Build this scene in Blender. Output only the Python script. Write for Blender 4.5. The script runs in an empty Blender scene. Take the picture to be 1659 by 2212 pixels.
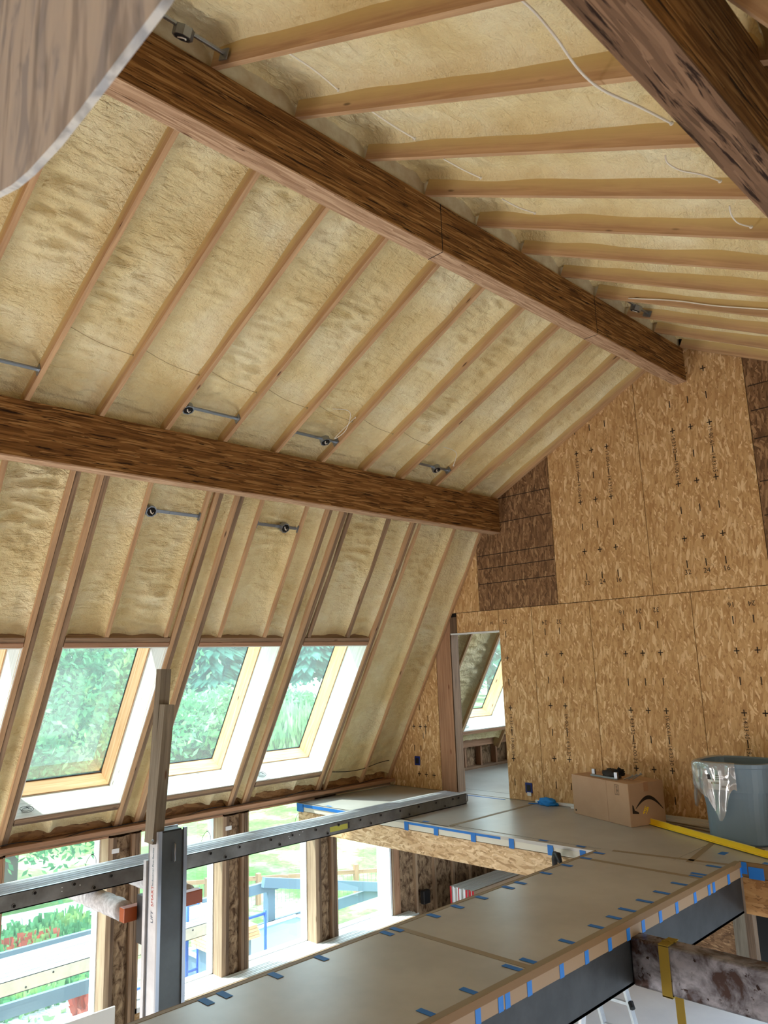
import bpy, math, random
import numpy as np
from mathutils import Vector, Matrix, noise
random.seed(7)
SC = bpy.context.scene
COL = SC.collection
ZC = 4.65            # height of the viewpoint above the ground floor; builders below measure z from the viewpoint
# ------------------------------------------------------------------ camera
right = (0.70353153, 0.70990692, -0.0327957)
down = (-0.16118624, 0.11445321, -0.98026499)
fwd = (-0.69214333, 0.69493354, 0.19494867)
cd = bpy.data.cameras.new('camera'); cam = bpy.data.objects.new('camera', cd); COL.objects.link(cam)
m = Matrix.Identity(4)
for i in range(3):
    m[i][0] = right[i]; m[i][1] = -down[i]; m[i][2] = -fwd[i]
m[2][3] = ZC
cam.matrix_world = m
cd.sensor_fit = 'VERTICAL'; cd.sensor_height = 36.0; cd.sensor_width = 27.0; cd.lens = 36.0 * 1657.3 / 2212
cd.clip_start = 0.02; cd.clip_end = 1000
cd.dof.use_dof = True; cd.dof.focus_distance = 6.5; cd.dof.aperture_fstop = 5.0
SC.camera = cam
# ------------------------------------------------------------------ world, sun, fill lamps
W = bpy.data.worlds.new('sky'); SC.world = W; W.use_nodes = True
bg = W.node_tree.nodes['Background']; bg.inputs[1].default_value = 1.0
_t = W.node_tree; _tc = _t.nodes.new('ShaderNodeTexCoord'); _sp = _t.nodes.new('ShaderNodeSeparateXYZ'); _rp = _t.nodes.new('ShaderNodeValToRGB')
_t.links.new(_tc.outputs['Generated'], _sp.inputs[0]); _t.links.new(_sp.outputs[2], _rp.inputs[0])
_e = _rp.color_ramp.elements; _e[0].position = 0.05; _e[0].color = (0.33, 0.40, 0.46, 1); _e[1].position = 0.34; _e[1].color = (0.72, 0.86, 1.0, 1)
_mx = _t.nodes.new('ShaderNodeVectorMath'); _mx.operation = 'SCALE'; _mx.inputs['Scale'].default_value = 10.0
_t.links.new(_rp.outputs[0], _mx.inputs[0]); _t.links.new(_mx.outputs[0], bg.inputs[0])
sd = bpy.data.lights.new('sun', 'SUN'); sun = bpy.data.objects.new('sun', sd); COL.objects.link(sun)
sd.energy = 12.0; sd.angle = 0.02; sd.color = (1.0, 0.95, 0.86)
sun.rotation_euler = Vector((0.52, 0.44, -1.0)).to_track_quat('-Z', 'Y').to_euler()
def area(name, loc, to, sx, sy, power, color=(1, 1, 1)):
    l = bpy.data.lights.new(name, 'AREA'); l.shape = 'RECTANGLE'; l.size = sx; l.size_y = sy; l.energy = power; l.color = color
    o = bpy.data.objects.new(name, l); COL.objects.link(o); o.location = (loc[0], loc[1], loc[2] + ZC)
    o.rotation_euler = (Vector(to) - Vector(loc)).to_track_quat('-Z', 'Y').to_euler()
    return o
# added fill lamps that brighten the interior, set where unseen openings are only assumed
area('near_side_fill', (-8.0, -0.3, -3.0), (-4.4, 3.6, -0.6), 4.2, 2.6, 430, (1.0, 0.98, 0.95))
area('low_side_fill', (1.6, 3.9, -3.2), (-4.4, 5.6, 0.8), 5.0, 2.2, 150, (1.0, 0.97, 0.93))
area('opposite_slope_fill', (0.72, 5.0, -0.5), (-7.0, 6.0, -0.6), 4.6, 1.5, 50, (0.97, 0.98, 1.0))
area('rear_fill', (-3.4, -2.9, -1.6), (-3.6, 4.0, -0.2), 4.0, 2.6, 80, (0.98, 0.98, 1.0))
SC.view_settings.view_transform = 'Standard'; SC.view_settings.look = 'None'
SC.view_settings.gamma = 1.0; SC.view_settings.exposure = -0.36; SC.view_settings.use_curve_mapping = False
SC.cycles.use_denoising = True
SC.cycles.max_bounces = 8; SC.cycles.diffuse_bounces = 5; SC.cycles.transparent_max_bounces = 12
SC.cycles.sample_clamp_indirect = 5.0; SC.cycles.caustics_reflective = False; SC.cycles.caustics_refractive = False

# ------------------------------------------------------------------ materials
def lin(r, g, b):
    f = lambda c: (c / 255 / 12.92) if c / 255 <= 0.04045 else ((c / 255 + 0.055) / 1.055) ** 2.4
    return (f(r), f(g), f(b), 1)
class Mat:
    def __init__(s, name, rough=0.8, metal=0.0, color=None, spec=0.35):
        s.m = bpy.data.materials.new(name); s.m.use_nodes = True
        s.t = s.m.node_tree; s.n = s.t.nodes; s.b = s.n['Principled BSDF']
        s.b.inputs['Roughness'].default_value = rough; s.b.inputs['Metallic'].default_value = metal
        s.b.inputs['Specular IOR Level'].default_value = spec
        if color: s.b.inputs['Base Color'].default_value = color
    def node(s, t, **k):
        n = s.n.new(t)
        for a, v in k.items(): setattr(n, a, v)
        return n
    def link(s, a, b): s.t.links.new(a, b)
    def coords(s, kind='UV', scale=(1, 1, 1), rot=(0, 0, 0), rand=0.0):
        tc = s.node('ShaderNodeTexCoord'); out = tc.outputs[kind]
        if rand:
            oi = s.node('ShaderNodeObjectInfo'); mu = s.node('ShaderNodeMath', operation='MULTIPLY'); s.link(oi.outputs['Random'], mu.inputs[0]); mu.inputs[1].default_value = rand
            ad = s.node('ShaderNodeVectorMath', operation='ADD'); s.link(out, ad.inputs[0]); s.link(mu.outputs[0], ad.inputs[1]); out = ad.outputs[0]
        mp = s.node('ShaderNodeMapping'); mp.inputs['Scale'].default_value = scale; mp.inputs['Rotation'].default_value = rot
        s.link(out, mp.inputs[0]); return mp.outputs[0]
    def noise(s, vec, scale=1, detail=4, rough=0.55, dist=0.0):
        n = s.node('ShaderNodeTexNoise'); s.link(vec, n.inputs['Vector']); n.inputs['Scale'].default_value = scale
        n.inputs['Detail'].default_value = detail; n.inputs['Roughness'].default_value = rough; n.inputs['Distortion'].default_value = dist
        return n.outputs['Fac']
    def ramp(s, fac, stops, interp='LINEAR'):
        r = s.node('ShaderNodeValToRGB'); s.link(fac, r.inputs[0]); e = r.color_ramp.elements; r.color_ramp.interpolation = interp
        while len(e) < len(stops): e.new(0.5)
        for q, (p, c) in zip(e, stops): q.position = p; q.color = c if len(c) == 4 else (*c, 1)
        return r.outputs[0]
    def mix(s, fac, a, b, mode='MIX'):
        n = s.node('ShaderNodeMix', data_type='RGBA', blend_type=mode)
        if isinstance(fac, float): n.inputs[0].default_value = fac
        else: s.link(fac, n.inputs[0])
        for i, v in ((6, a), (7, b)):
            if isinstance(v, tuple): n.inputs[i].default_value = v
            else: s.link(v, n.inputs[i])
        return n.outputs[2]
    def base(s, c): s.link(c, s.b.inputs['Base Color'])
    def bump(s, h, strength=0.3, dist=0.01):
        b = s.node('ShaderNodeBump'); b.inputs['Strength'].default_value = strength; b.inputs['Distance'].default_value = dist
        s.link(h, b.inputs['Height']); s.link(b.outputs[0], s.b.inputs['Normal'])
BW = lambda v: (v, v, v, 1)
def wood(name, c0, c1, knot=(0.12, 0.06, 0.03, 1), rough=0.75, overspray=None, stain=None):
    M = Mat(name, rough)
    v = M.coords('UV', (1.1, 26, 1), rand=31)
    g = M.noise(v, 1.6, 5, 0.6, 0.6)
    col = M.ramp(g, [(0.30, c0), (0.68, c1)])
    big = M.noise(M.coords('UV', (0.9, 3, 1), rand=17), 1.3, 2)
    col = M.mix(M.ramp(big, [(0.4, BW(0)), (0.7, BW(1))]), col, M.mix(0.35, col, stain or (c0[0] * .6, c0[1] * .6, c0[2] * .6, 1)))
    vo = M.node('ShaderNodeTexVoronoi'); M.link(M.coords('UV', (2.2, 9, 1), rand=23), vo.inputs['Vector']); vo.inputs['Scale'].default_value = 1.0
    col = M.mix(M.ramp(vo.outputs['Distance'], [(0.05, BW(1)), (0.10, BW(0))]), col, knot)
    if overspray:
        sep = M.node('ShaderNodeSeparateXYZ'); tc = M.node('ShaderNodeTexCoord'); M.link(tc.outputs['UV'], sep.inputs[0])
        nn = M.noise(M.coords('UV', (3, 6, 1), rand=9), 2.5, 3)
        ma = M.node('ShaderNodeMath', operation='MULTIPLY_ADD'); M.link(nn, ma.inputs[0]); ma.inputs[1].default_value = 0.04; M.link(sep.outputs[1], ma.inputs[2])
        col = M.mix(M.ramp(ma.outputs[0], [(0.045, BW(0)), (0.115, BW(1))]), col, overspray)
    M.base(col); M.bump(g, 0.25, 0.003)
    return M.m
M_RAFT = wood('rafter_wood', lin(174, 136, 100), lin(208, 172, 132), overspray=lin(206, 180, 124))
M_OLD = wood('weathered_lumber', lin(112, 90, 70), lin(166, 136, 108), stain=(0.10, 0.08, 0.06, 1))
M_STUD = wood('stud_lumber', lin(142, 116, 92), lin(188, 162, 134))
M_DARKW = wood('dark_lumber', lin(84, 66, 52), lin(130, 106, 84))
M_PINK = wood('pinkish_fir', lin(150, 112, 86), lin(184, 144, 114), knot=lin(110, 64, 44))
M_FRAMEW = wood('window_pine', lin(206, 156, 108), lin(234, 196, 154))
M_LINER = wood('liner_plywood', lin(206, 206, 200), lin(236, 236, 230), knot=lin(150, 146, 140), stain=(0.6, 0.6, 0.56, 1))
M_GREYW = wood('grey_weathered_wood', lin(104, 94, 80), lin(142, 132, 116))
def near_wood():
    M = Mat('near_board_wood', 0.8)
    n = M.noise(M.coords('Object', (3, 3, 1.2), (0, .75, 0)), 3.0, 3, 0.5, 1.2)
    b = M.noise(M.coords('Object', (9, 9, 1.4), (0, .75, 0)), 2.0, 3, 0.5, .6)
    c = M.ramp(n, [(0.36, lin(180, 186, 194)), (0.46, lin(212, 214, 214)), (0.7, lin(226, 226, 222))])
    M.base(M.mix(M.ramp(b, [(0.35, BW(.5)), (0.5, BW(0))]), c, lin(120, 120, 124))); return M.m
M_NEARW = near_wood()
def foam_mat():
    M = Mat('spray_foam', 0.72, spec=0.4)
    o = M.coords('Object', (1, 1, 1))
    big = M.noise(o, 1.7, 3, 0.5, 0.4)
    mid = M.noise(M.coords('Object', (3.5, 7, 7)), 1.6, 3, 0.6)
    col = M.ramp(big, [(0.32, lin(226, 205, 152)), (0.5, lin(238, 222, 174)), (0.68, lin(243, 232, 194))])
    col = M.mix(M.ramp(mid, [(0.35, BW(0.22)), (0.6, BW(0))]), col, lin(204, 172, 116))
    M.base(col)
    fine = M.noise(M.coords('Object', (1, 1, 1)), 34, 4, 0.65)
    pat = M.ramp(M.noise(o, 1.1, 2), [(0.42, BW(0.25)), (0.6, BW(1))])
    rip = M.noise(M.coords('Object', (15, 4, 15)), 1.5, 3, 0.6, 1.0)
    mu = M.node('ShaderNodeMath', operation='MULTIPLY'); M.link(rip, mu.inputs[0]); M.link(pat, mu.inputs[1])
    ad = M.node('ShaderNodeMath', operation='MULTIPLY_ADD'); M.link(mu.outputs[0], ad.inputs[0]); ad.inputs[1].default_value = 1.8; M.link(fine, ad.inputs[2])
    M.bump(ad.outputs[0], 0.8, 0.035)
    return M.m
M_FOAM = foam_mat()
def psl(name='parallel_strand_lumber', tones=(lin(92, 60, 28), lin(118, 80, 40), lin(138, 98, 54), lin(166, 126, 78)), crack=lin(42, 25, 11), amt=0.36):
    M = Mat(name, 0.75, spec=0.2)
    wob = M.noise(M.coords('UV', (1.6, 8, 1), rand=13), 1.5, 2)
    tc = M.coords('UV', (5.5, 95, 1), rand=13)
    ad = M.node('ShaderNodeVectorMath', operation='MULTIPLY_ADD'); M.link(wob, ad.inputs[0]); ad.inputs[1].default_value = (0, 2.6, 0); M.link(tc, ad.inputs[2])
    vo = M.node('ShaderNodeTexVoronoi'); vo.voronoi_dimensions = '2D'; M.link(ad.outputs[0], vo.inputs['Vector']); vo.inputs['Scale'].default_value = 1.0
    sep = M.node('ShaderNodeSeparateColor'); M.link(vo.outputs['Color'], sep.inputs[0])
    col = M.ramp(sep.outputs[0], [(0.0, tones[0]), (0.35, tones[1]), (0.75, tones[2]), (1.0, tones[3])])
    g = M.noise(ad.outputs[0], 0.55, 4, 0.65, 0.3)
    col = M.mix(M.ramp(g, [(amt, BW(1)), (amt + .06, BW(0))]), col, crack)
    M.base(col); M.bump(g, 0.6, 0.006)
    return M.m
M_PSL = psl()
M_PSLB = psl('strand_lumber_underside', (lin(150, 118, 92), lin(170, 138, 110), lin(184, 152, 124), lin(198, 168, 138)), lin(96, 68, 48), 0.31)
def osb(name, tones, dark, horiz=False, flake=1.0):
    M = Mat(name, 0.65)
    r = math.pi / 2 if horiz else 0
    tc = M.node('ShaderNodeTexCoord')
    base = None; hs = None
    wob = M.noise(M.coords('UV', (3, 3, 1)), 2, 2)
    for k, (ang, off) in enumerate(((0.9, 0), (-0.7, 3.7), (0.35, 7.9), (-0.12, 13.1))):
        mp = M.node('ShaderNodeMapping'); mp.vector_type = 'TEXTURE'
        mp.inputs['Rotation'].default_value = (0, 0, ang + r); mp.inputs['Scale'].default_value = (0.019 * flake, 0.10 * flake, 1); mp.inputs['Location'].default_value = (off, off * .3, 0)
        M.link(tc.outputs['UV'], mp.inputs[0])
        vo = M.node('ShaderNodeTexVoronoi'); vo.voronoi_dimensions = '2D'; M.link(mp.outputs[0], vo.inputs['Vector']); vo.inputs['Scale'].default_value = 1.0
        sp = M.node('ShaderNodeSeparateColor'); M.link(vo.outputs['Color'], sp.inputs[0])
        c = M.ramp(sp.outputs[0], [((0, .35, .75, 1)[i], t) for i, t in enumerate(tones)])
        if base is None: base = c; hs = sp.outputs[1]
        else:
            base = M.mix(M.ramp(sp.outputs[2], [(0.62 - .04 * k, BW(0)), (0.64 - .04 * k, BW(1))]), base, c)
    n2 = M.noise(M.coords('UV', (30, 9, 1) if not horiz else (9, 30, 1)), 1.7, 3, 0.6)
    base = M.mix(M.ramp(n2, [(0.33, BW(0.6)), (0.42, BW(0))]), base, dark)
    M.base(base); M.bump(hs, 0.2, 0.003)
    return M.m
M_OSB = osb('osb_panel', [lin(176, 134, 86), lin(197, 157, 107), lin(207, 169, 119), lin(234, 205, 160)], lin(136, 94, 54))
M_OSBD = osb('osb_panel_brown', [lin(96, 68, 44), lin(124, 92, 62), lin(140, 106, 74), lin(176, 140, 102)], lin(60, 38, 22))
M_LSL = osb('strand_rim', [lin(168, 136, 98), lin(202, 170, 130), lin(214, 186, 148), lin(232, 208, 172)], lin(120, 88, 56), horiz=True)
M_LVL = osb('lvl_brown', [lin(120, 84, 48), lin(150, 108, 64), lin(166, 124, 78), lin(180, 140, 92)], lin(76, 48, 26), horiz=True, flake=1.8)
def plain(name, c, rough=0.6, metal=0.0, spec=0.4, var=None, scale=8, bump=0):
    M = Mat(name, rough, metal, c, spec)
    if var:
        n = M.noise(M.coords('Object', (1, 1, 1)), scale, 4, 0.6)
        M.base(M.ramp(n, [(0.35, c), (0.65, var)]))
        if bump: M.bump(n, bump, 0.01)
    return M.m
M_BOARD = plain('floor_protection_board', lin(158, 156, 152), 0.33, spec=0.6, var=lin(173, 171, 166), scale=2.2)
M_KRAFT = plain('kraft_edge', lin(112, 86, 54), 0.7)
M_BEIGE = plain('beige_edge_board', lin(140, 118, 92), 0.6)
M_WHITEB = plain('pale_edge_board', lin(206, 204, 192), 0.5)
M_SEAM = plain('seam_tape', lin(140, 126, 104), 0.6)
M_TAPE = plain('blue_painters_tape', lin(28, 108, 190), 0.6)
M_STEEL = plain('dark_steel', lin(34, 36, 38), 0.5, 0.4, var=lin(50, 52, 54), scale=5)
def rusty():
    M = Mat('mill_scale_steel', 0.42, 0.6)
    n = M.noise(M.coords('Object', (1, 1, 1)), 7, 6, 0.62, 0.4); k = M.noise(M.coords('Object', (1, 1, 1)), 19, 4, 0.6)
    c = M.ramp(n, [(0.40, lin(62, 46, 42)), (0.47, lin(92, 90, 96)), (0.62, lin(140, 140, 148))])
    c = M.mix(M.ramp(k, [(0.62, BW(0)), (0.66, BW(1))]), c, lin(44, 30, 26)); M.base(c); return M.m
M_RUST = rusty()
M_ALU = plain('aluminium', lin(204, 208, 214), 0.4, 0.35, var=lin(186, 190, 196), scale=6)
M_ALUD = plain('dull_aluminium', lin(124, 124, 122), 0.5, 0.5, var=lin(92, 90, 86), scale=4)
M_GALV = plain('galvanised_steel', lin(150, 156, 164), 0.35, 0.9)
M_BLACK = plain('black_plastic', lin(24, 24, 26), 0.5)
M_INK = plain('black_ink', lin(44, 32, 22), 0.8)
M_HOLE = plain('dark_hole', lin(16, 12, 10), 0.9)
M_WHITE = plain('white_vinyl', lin(226, 228, 230), 0.4)
M_CABLE = plain('white_cable', lin(226, 220, 208), 0.5)
M_YCABLE = plain('dusty_cable', lin(178, 158, 116), 0.6)
M_DRY = plain('drywall_paper_white', lin(222, 222, 218), 0.7)
M_DRYG = plain('drywall_core_grey', lin(150, 128, 104), 0.8)
M_RED = plain('red_end_tape', lin(190, 30, 44), 0.6)
M_ORANGE = plain('orange_paint', lin(156, 76, 34), 0.4)
M_PAD = plain('grey_carpet_pad', lin(176, 178, 182), 0.95, var=lin(212, 214, 218), scale=30, bump=0.6)
M_BLUE = plain('blue_scaffold_paint', lin(20, 84, 200), 0.4)
M_DECK = plain('bluegrey_paint', lin(92, 116, 136), 0.6)
M_YEL = plain('yellow_paint', lin(250, 216, 40), 0.4)
M_STRAP = plain('yellow_webbing', lin(132, 112, 34), 0.8)
M_CARD = plain('cardboard', lin(178, 146, 118), 0.75, var=lin(186, 155, 127), scale=3)
M_CTAPE = plain('box_tape', lin(176, 136, 104), 0.35)
M_BIN = plain('grey_plastic_bin', lin(112, 134, 152), 0.42, spec=0.5)
M_CREAM = plain('cream_handle', lin(232, 214, 140), 0.5)
M_EBLUE = plain('blue_outlet_plastic', lin(16, 40, 120), 0.4)
M_RAG = plain('blue_cloth', lin(36, 130, 214), 0.8)
M_GLOVE = plain('dark_cloth', lin(46, 42, 40), 0.8)
M_CONC = plain('pale_floor', lin(238, 238, 240), 0.6, var=lin(226, 226, 230), scale=1.2)
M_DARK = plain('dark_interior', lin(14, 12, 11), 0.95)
M_GREYP = plain('grey_panel', lin(120, 122, 128), 0.6)
def fibre(name, a, b):
    M = Mat(name, 0.95, spec=0.1)
    n = M.noise(M.coords('Object', (6, 6, 4)), 2.2, 6, 0.65, 0.8)
    M.base(M.ramp(n, [(0.36, a), (0.62, b)])); M.bump(n, 0.9, 0.04); return M.m
M_BATT = fibre('fibreglass_batt', lin(88, 66, 50), lin(180, 152, 122))
M_BATTY = fibre('yellow_insulation', lin(150, 112, 58), lin(214, 182, 120))
def glass(name, tint, haze):
    M = Mat(name); n = M.n; t = M.t; out = n['Material Output']; n.remove(M.b)
    tr = M.node('ShaderNodeBsdfTransparent'); tr.inputs[0].default_value = tint
    gl = M.node('ShaderNodeBsdfGlossy'); gl.inputs['Roughness'].default_value = 0.02; gl.inputs[0].default_value = (0.9, 1, 0.97, 1)
    df = M.node('ShaderNodeBsdfTranslucent'); df.inputs[0].default_value = (0.75, 0.95, 0.9, 1)
    m1 = M.node('ShaderNodeMixShader'); m1.inputs[0].default_value = haze; M.link(tr.outputs[0], m1.inputs[1]); M.link(df.outputs[0], m1.inputs[2])
    fr = M.node('ShaderNodeFresnel'); fr.inputs[0].default_value = 1.45
    m2 = M.node('ShaderNodeMixShader'); M.link(fr.outputs[0], m2.inputs[0]); M.link(m1.outputs[0], m2.inputs[1]); M.link(gl.outputs[0], m2.inputs[2])
    M.link(m2.outputs[0], out.inputs[0]); return M.m
M_GLASS = glass('window_glass', (0.86, 0.97, 0.96, 1), 0.03)
M_SKYG = glass('skylight_glass', (0.80, 0.95, 0.92, 1), 0.06)
def film():
    M = Mat('clear_plastic_film'); n = M.n; out = n['Material Output']; n.remove(M.b)
    tr = M.node('ShaderNodeBsdfTransparent'); tr.inputs[0].default_value = (0.93, 0.95, 0.97, 1)
    gl = M.node('ShaderNodeBsdfGlossy'); gl.inputs['Roughness'].default_value = 0.12
    df = M.node('ShaderNodeBsdfDiffuse'); df.inputs[0].default_value = (0.8, 0.86, 0.92, 1)
    m0 = M.node('ShaderNodeMixShader'); m0.inputs[0].default_value = 0.45; M.link(gl.outputs[0], m0.inputs[1]); M.link(df.outputs[0], m0.inputs[2])
    m1 = M.node('ShaderNodeMixShader'); m1.inputs[0].default_value = 0.46; M.link(tr.outputs[0], m1.inputs[1]); M.link(m0.outputs[0], m1.inputs[2])
    M.link(m1.outputs[0], out.inputs[0]); return M.m
M_FILM = film()
def ground_mat(name, cols, s1, s2, bump=0.5):
    M = Mat(name, 0.95, spec=0.1)
    a = M.noise(M.coords('Object', (1, 1, 1)), s1, 5, 0.6); b = M.noise(M.coords('Object', (1, 1, 1)), s2, 4, 0.7)
    c = M.ramp(a, [(0.36, cols[0]), (0.5, cols[1]), (0.62, cols[2])])
    c = M.mix(M.ramp(b, [(0.4, BW(0)), (0.6, BW(0.6))]), c, cols[3]); M.base(c); M.bump(b, bump, 0.05); return M.m
M_LAWN = ground_mat('lawn', [lin(84, 124, 60), lin(116, 150, 84), lin(190, 192, 156), lin(66, 104, 44)], 0.5, 7)
M_GRAVEL = ground_mat('gravel', [lin(150, 158, 162), lin(180, 184, 184), lin(220, 220, 214), lin(110, 116, 120)], 1.5, 22)
def leaf(name, a, b, c):
    M = Mat(name, 0.6, spec=0.3)
    n = M.noise(M.coords('Object', (1, 1, 1)), 1.3, 2); M.base(M.ramp(n, [(0.35, a), (0.52, b), (0.72, c)]))
    tl = M.node('ShaderNodeBsdfTranslucent'); tl.inputs[0].default_value = b
    mx = M.node('ShaderNodeMixShader'); mx.inputs[0].default_value = 0.35
    out = M.n['Material Output']; M.link(M.b.outputs[0], mx.inputs[1]); M.link(tl.outputs[0], mx.inputs[2]); M.link(mx.outputs[0], out.inputs[0]); return M.m
M_LEAF = leaf('tree_leaves', lin(52, 118, 76), lin(96, 158, 104), lin(176, 200, 116))
M_CONI = leaf('conifer_needles', lin(44, 98, 84), lin(66, 122, 100), lin(96, 146, 118))
M_WILL = leaf('willow_leaves', lin(90, 140, 84), lin(132, 176, 116), lin(180, 206, 150))
M_SHRUB = leaf('shrub_leaves', lin(56, 110, 66), lin(100, 152, 96), lin(160, 190, 130))
M_PALE = leaf('pale_shrub_leaves', lin(200, 214, 190), lin(226, 232, 214), lin(240, 242, 230))
M_REDLEAF = leaf('red_seed_heads', lin(150, 60, 50), lin(176, 84, 66), lin(190, 130, 100))
M_BARK = plain('bark', lin(92, 76, 60), 0.9)

# ------------------------------------------------------------------ builders
class MB:
    def __init__(s): s.v = []; s.f = []; s.uv = []; s.mi = []
    def face(s, pts, uvs, mi=0):
        b = len(s.v); s.v += [tuple(p) for p in pts]; s.f.append(tuple(range(b, b + len(pts)))); s.uv += [tuple(u) for u in uvs]; s.mi.append(mi)
    def hexa(s, c, L, A, B, mi=0, o=0.0):
        # c: 8 corners index = l*4+a*2+b ; sizes L, A, B ; every face gets u along L
        q = lambda i, j, k, l, ua: s.face([c[i], c[j], c[k], c[l]], ua, mi)
        q(0, 4, 5, 1, [(0, o), (L, o), (L, o + B), (0, o + B)]); q(2, 3, 7, 6, [(0, o), (0, o + B), (L, o + B), (L, o)])
        q(0, 2, 6, 4, [(0, -.3), (0, -.3 - A), (L, -.3 - A), (L, -.3)]); q(1, 5, 7, 3, [(0, 1), (L, 1), (L, 1 + A), (0, 1 + A)])
        q(0, 1, 3, 2, [(0, 2), (0, 2 + B), (A, 2 + B), (A, 2)]); q(4, 6, 7, 5, [(0, 3), (A, 3), (A, 3 + B), (0, 3 + B)])
        return s
    def frame(s, o, l, a, b, L, A, B, mi=0, uo=0.0):
        o, l, a, b = map(Vector, (o, l, a, b)); c = []
        for i in (0, 1):
            for j in (0, 1):
                for k in (0, 1): c.append(o + l * (L * i) + a * (A * j) + b * (B * k))
        if l.cross(a).dot(b) < 0:
            pass
        return s.hexa(c, L, A, B, mi, uo)
    def box(s, x0, x1, y0, y1, z0, z1, mi=0):
        d = (x1 - x0, y1 - y0, z1 - z0); ax = max(range(3), key=lambda i: d[i])
        E3 = ((1, 0, 0), (0, 1, 0), (0, 0, 1)); l, a, b = ax, (ax + 1) % 3, (ax + 2) % 3
        return s.frame((x0, y0, z0), E3[l], E3[a], E3[b], d[l], d[a], d[b], mi)
    def bar(s, p0, p1, w, h, up=(0, 0, 1), mi=0):
        p0, p1 = Vector(p0), Vector(p1); l = (p1 - p0); L = l.length; l.normalize()
        a = Vector(up).cross(l).normalized(); b = l.cross(a)
        return s.frame(p0 - a * w / 2 - b * h / 2, l, a, b, L, w, h, mi)
    def tube(s, pts, r, seg=8, mi=0, caps=True):
        pts = [Vector(p) for p in pts]; rings = []; n = len(pts); ref = None
        for i, p in enumerate(pts):
            d = (pts[min(i + 1, n - 1)] - pts[max(i - 1, 0)]).normalized()
            if ref is None: ref = Vector((0, 0, 1)) if abs(d.z) < .9 else Vector((1, 0, 0))
            a = d.cross(ref).normalized(); b = a.cross(d).normalized(); ref = b
            rr = r[i] if isinstance(r, (list, tuple)) else r
            rings.append([p + (a * math.cos(t) + b * math.sin(t)) * rr for t in [2 * math.pi * k / seg for k in range(seg)]])
        u = 0
        for i in range(n - 1):
            du = (pts[i + 1] - pts[i]).length
            for k in range(seg):
                k2 = (k + 1) % seg
                s.face([rings[i][k], rings[i][k2], rings[i + 1][k2], rings[i + 1][k]][::-1], [(u + du, k * .02), (u + du, k * .02 + .02), (u, k * .02 + .02), (u, k * .02)], mi)
            u += du
        if caps:
            s.face(rings[0], [(0, 0)] * seg, mi); s.face(rings[-1][::-1], [(0, 0)] * seg, mi)
        return s
    def prism(s, poly, z_or_fn, depth, mi=0):
        # poly: 3D coplanar points, depth: vector
        dv = Vector(depth); P = [Vector(p) for p in poly]; n = len(P); Q = [p + dv for p in P]
        ux = (P[1] - P[0]).normalized(); nn = dv.normalized(); uy = nn.cross(ux)
        uv = [((p - P[0]).dot(ux), (p - P[0]).dot(uy)) for p in P]
        s.face(P, uv, mi); s.face(Q[::-1], uv[::-1], mi)
        for i in range(n):
            j = (i + 1) % n; L = (P[j] - P[i]).length
            s.face([P[i], Q[i], Q[j], P[j]], [(0, 0), (0, dv.length), (L, dv.length), (L, 0)], mi)
        return s
ORG = {}
def link_mesh(name, mb, mats, loc, smooth=False, recalc=True):
    me = bpy.data.meshes.new(name)
    L = Vector(loc)
    me.from_pydata([tuple(Vector(v) - L) for v in mb.v], [], mb.f)
    uvl = me.uv_layers.new(name='UVMap'); uvl.data.foreach_set('uv', [c for u in mb.uv for c in u])
    if not isinstance(mats, (list, tuple)): mats = [mats]
    for x in mats: me.materials.append(x)
    me.polygons.foreach_set('material_index', mb.mi)
    if recalc:
        import bmesh
        bm = bmesh.new(); bm.from_mesh(me); bmesh.ops.remove_doubles(bm, verts=bm.verts, dist=1e-5); bmesh.ops.recalc_face_normals(bm, faces=bm.faces); bm.to_mesh(me); bm.free()
    if smooth: me.polygons.foreach_set('use_smooth', [True] * len(me.polygons))
    me.update()
    o = bpy.data.objects.new(name, me); COL.objects.link(o); return o
def props(o, label=None, cat=None, group=None, kind=None):
    if label: o['label'] = label
    if cat: o['category'] = cat
    if group: o['group'] = group
    if kind: o['kind'] = kind
    return o
def root(name, loc, label=None, cat=None, group=None, kind=None):
    o = bpy.data.objects.new(name, None); COL.objects.link(o); o.empty_display_size = 0.1
    o.location = (loc[0], loc[1], loc[2] + ZC); ORG[o.name] = Vector(loc)
    return props(o, label, cat, group, kind)
def part(name, mb, mats, parent, label=None, smooth=False, recalc=True):
    L = ORG[parent.name]; o = link_mesh(name, mb, mats, L, smooth, recalc); o.parent = parent; ORG[o.name] = L
    if label: o['label'] = label
    return o
def single(name, mb, mats, label=None, cat=None, group=None, kind=None, smooth=False, recalc=True):
    xs = [v[0] for v in mb.v]; ys = [v[1] for v in mb.v]; zs = [v[2] for v in mb.v]
    L = Vector(((min(xs) + max(xs)) / 2, (min(ys) + max(ys)) / 2, min(zs)))
    o = link_mesh(name, mb, mats, L, smooth, recalc); o.location = (L.x, L.y, L.z + ZC); ORG[o.name] = L
    return props(o, label, cat, group, kind)
def smod(o, w=0.003, seg=1):
    b = o.modifiers.new('edge', 'BEVEL'); b.width = w; b.segments = seg; b.limit_method = 'ANGLE'; return o
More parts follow.
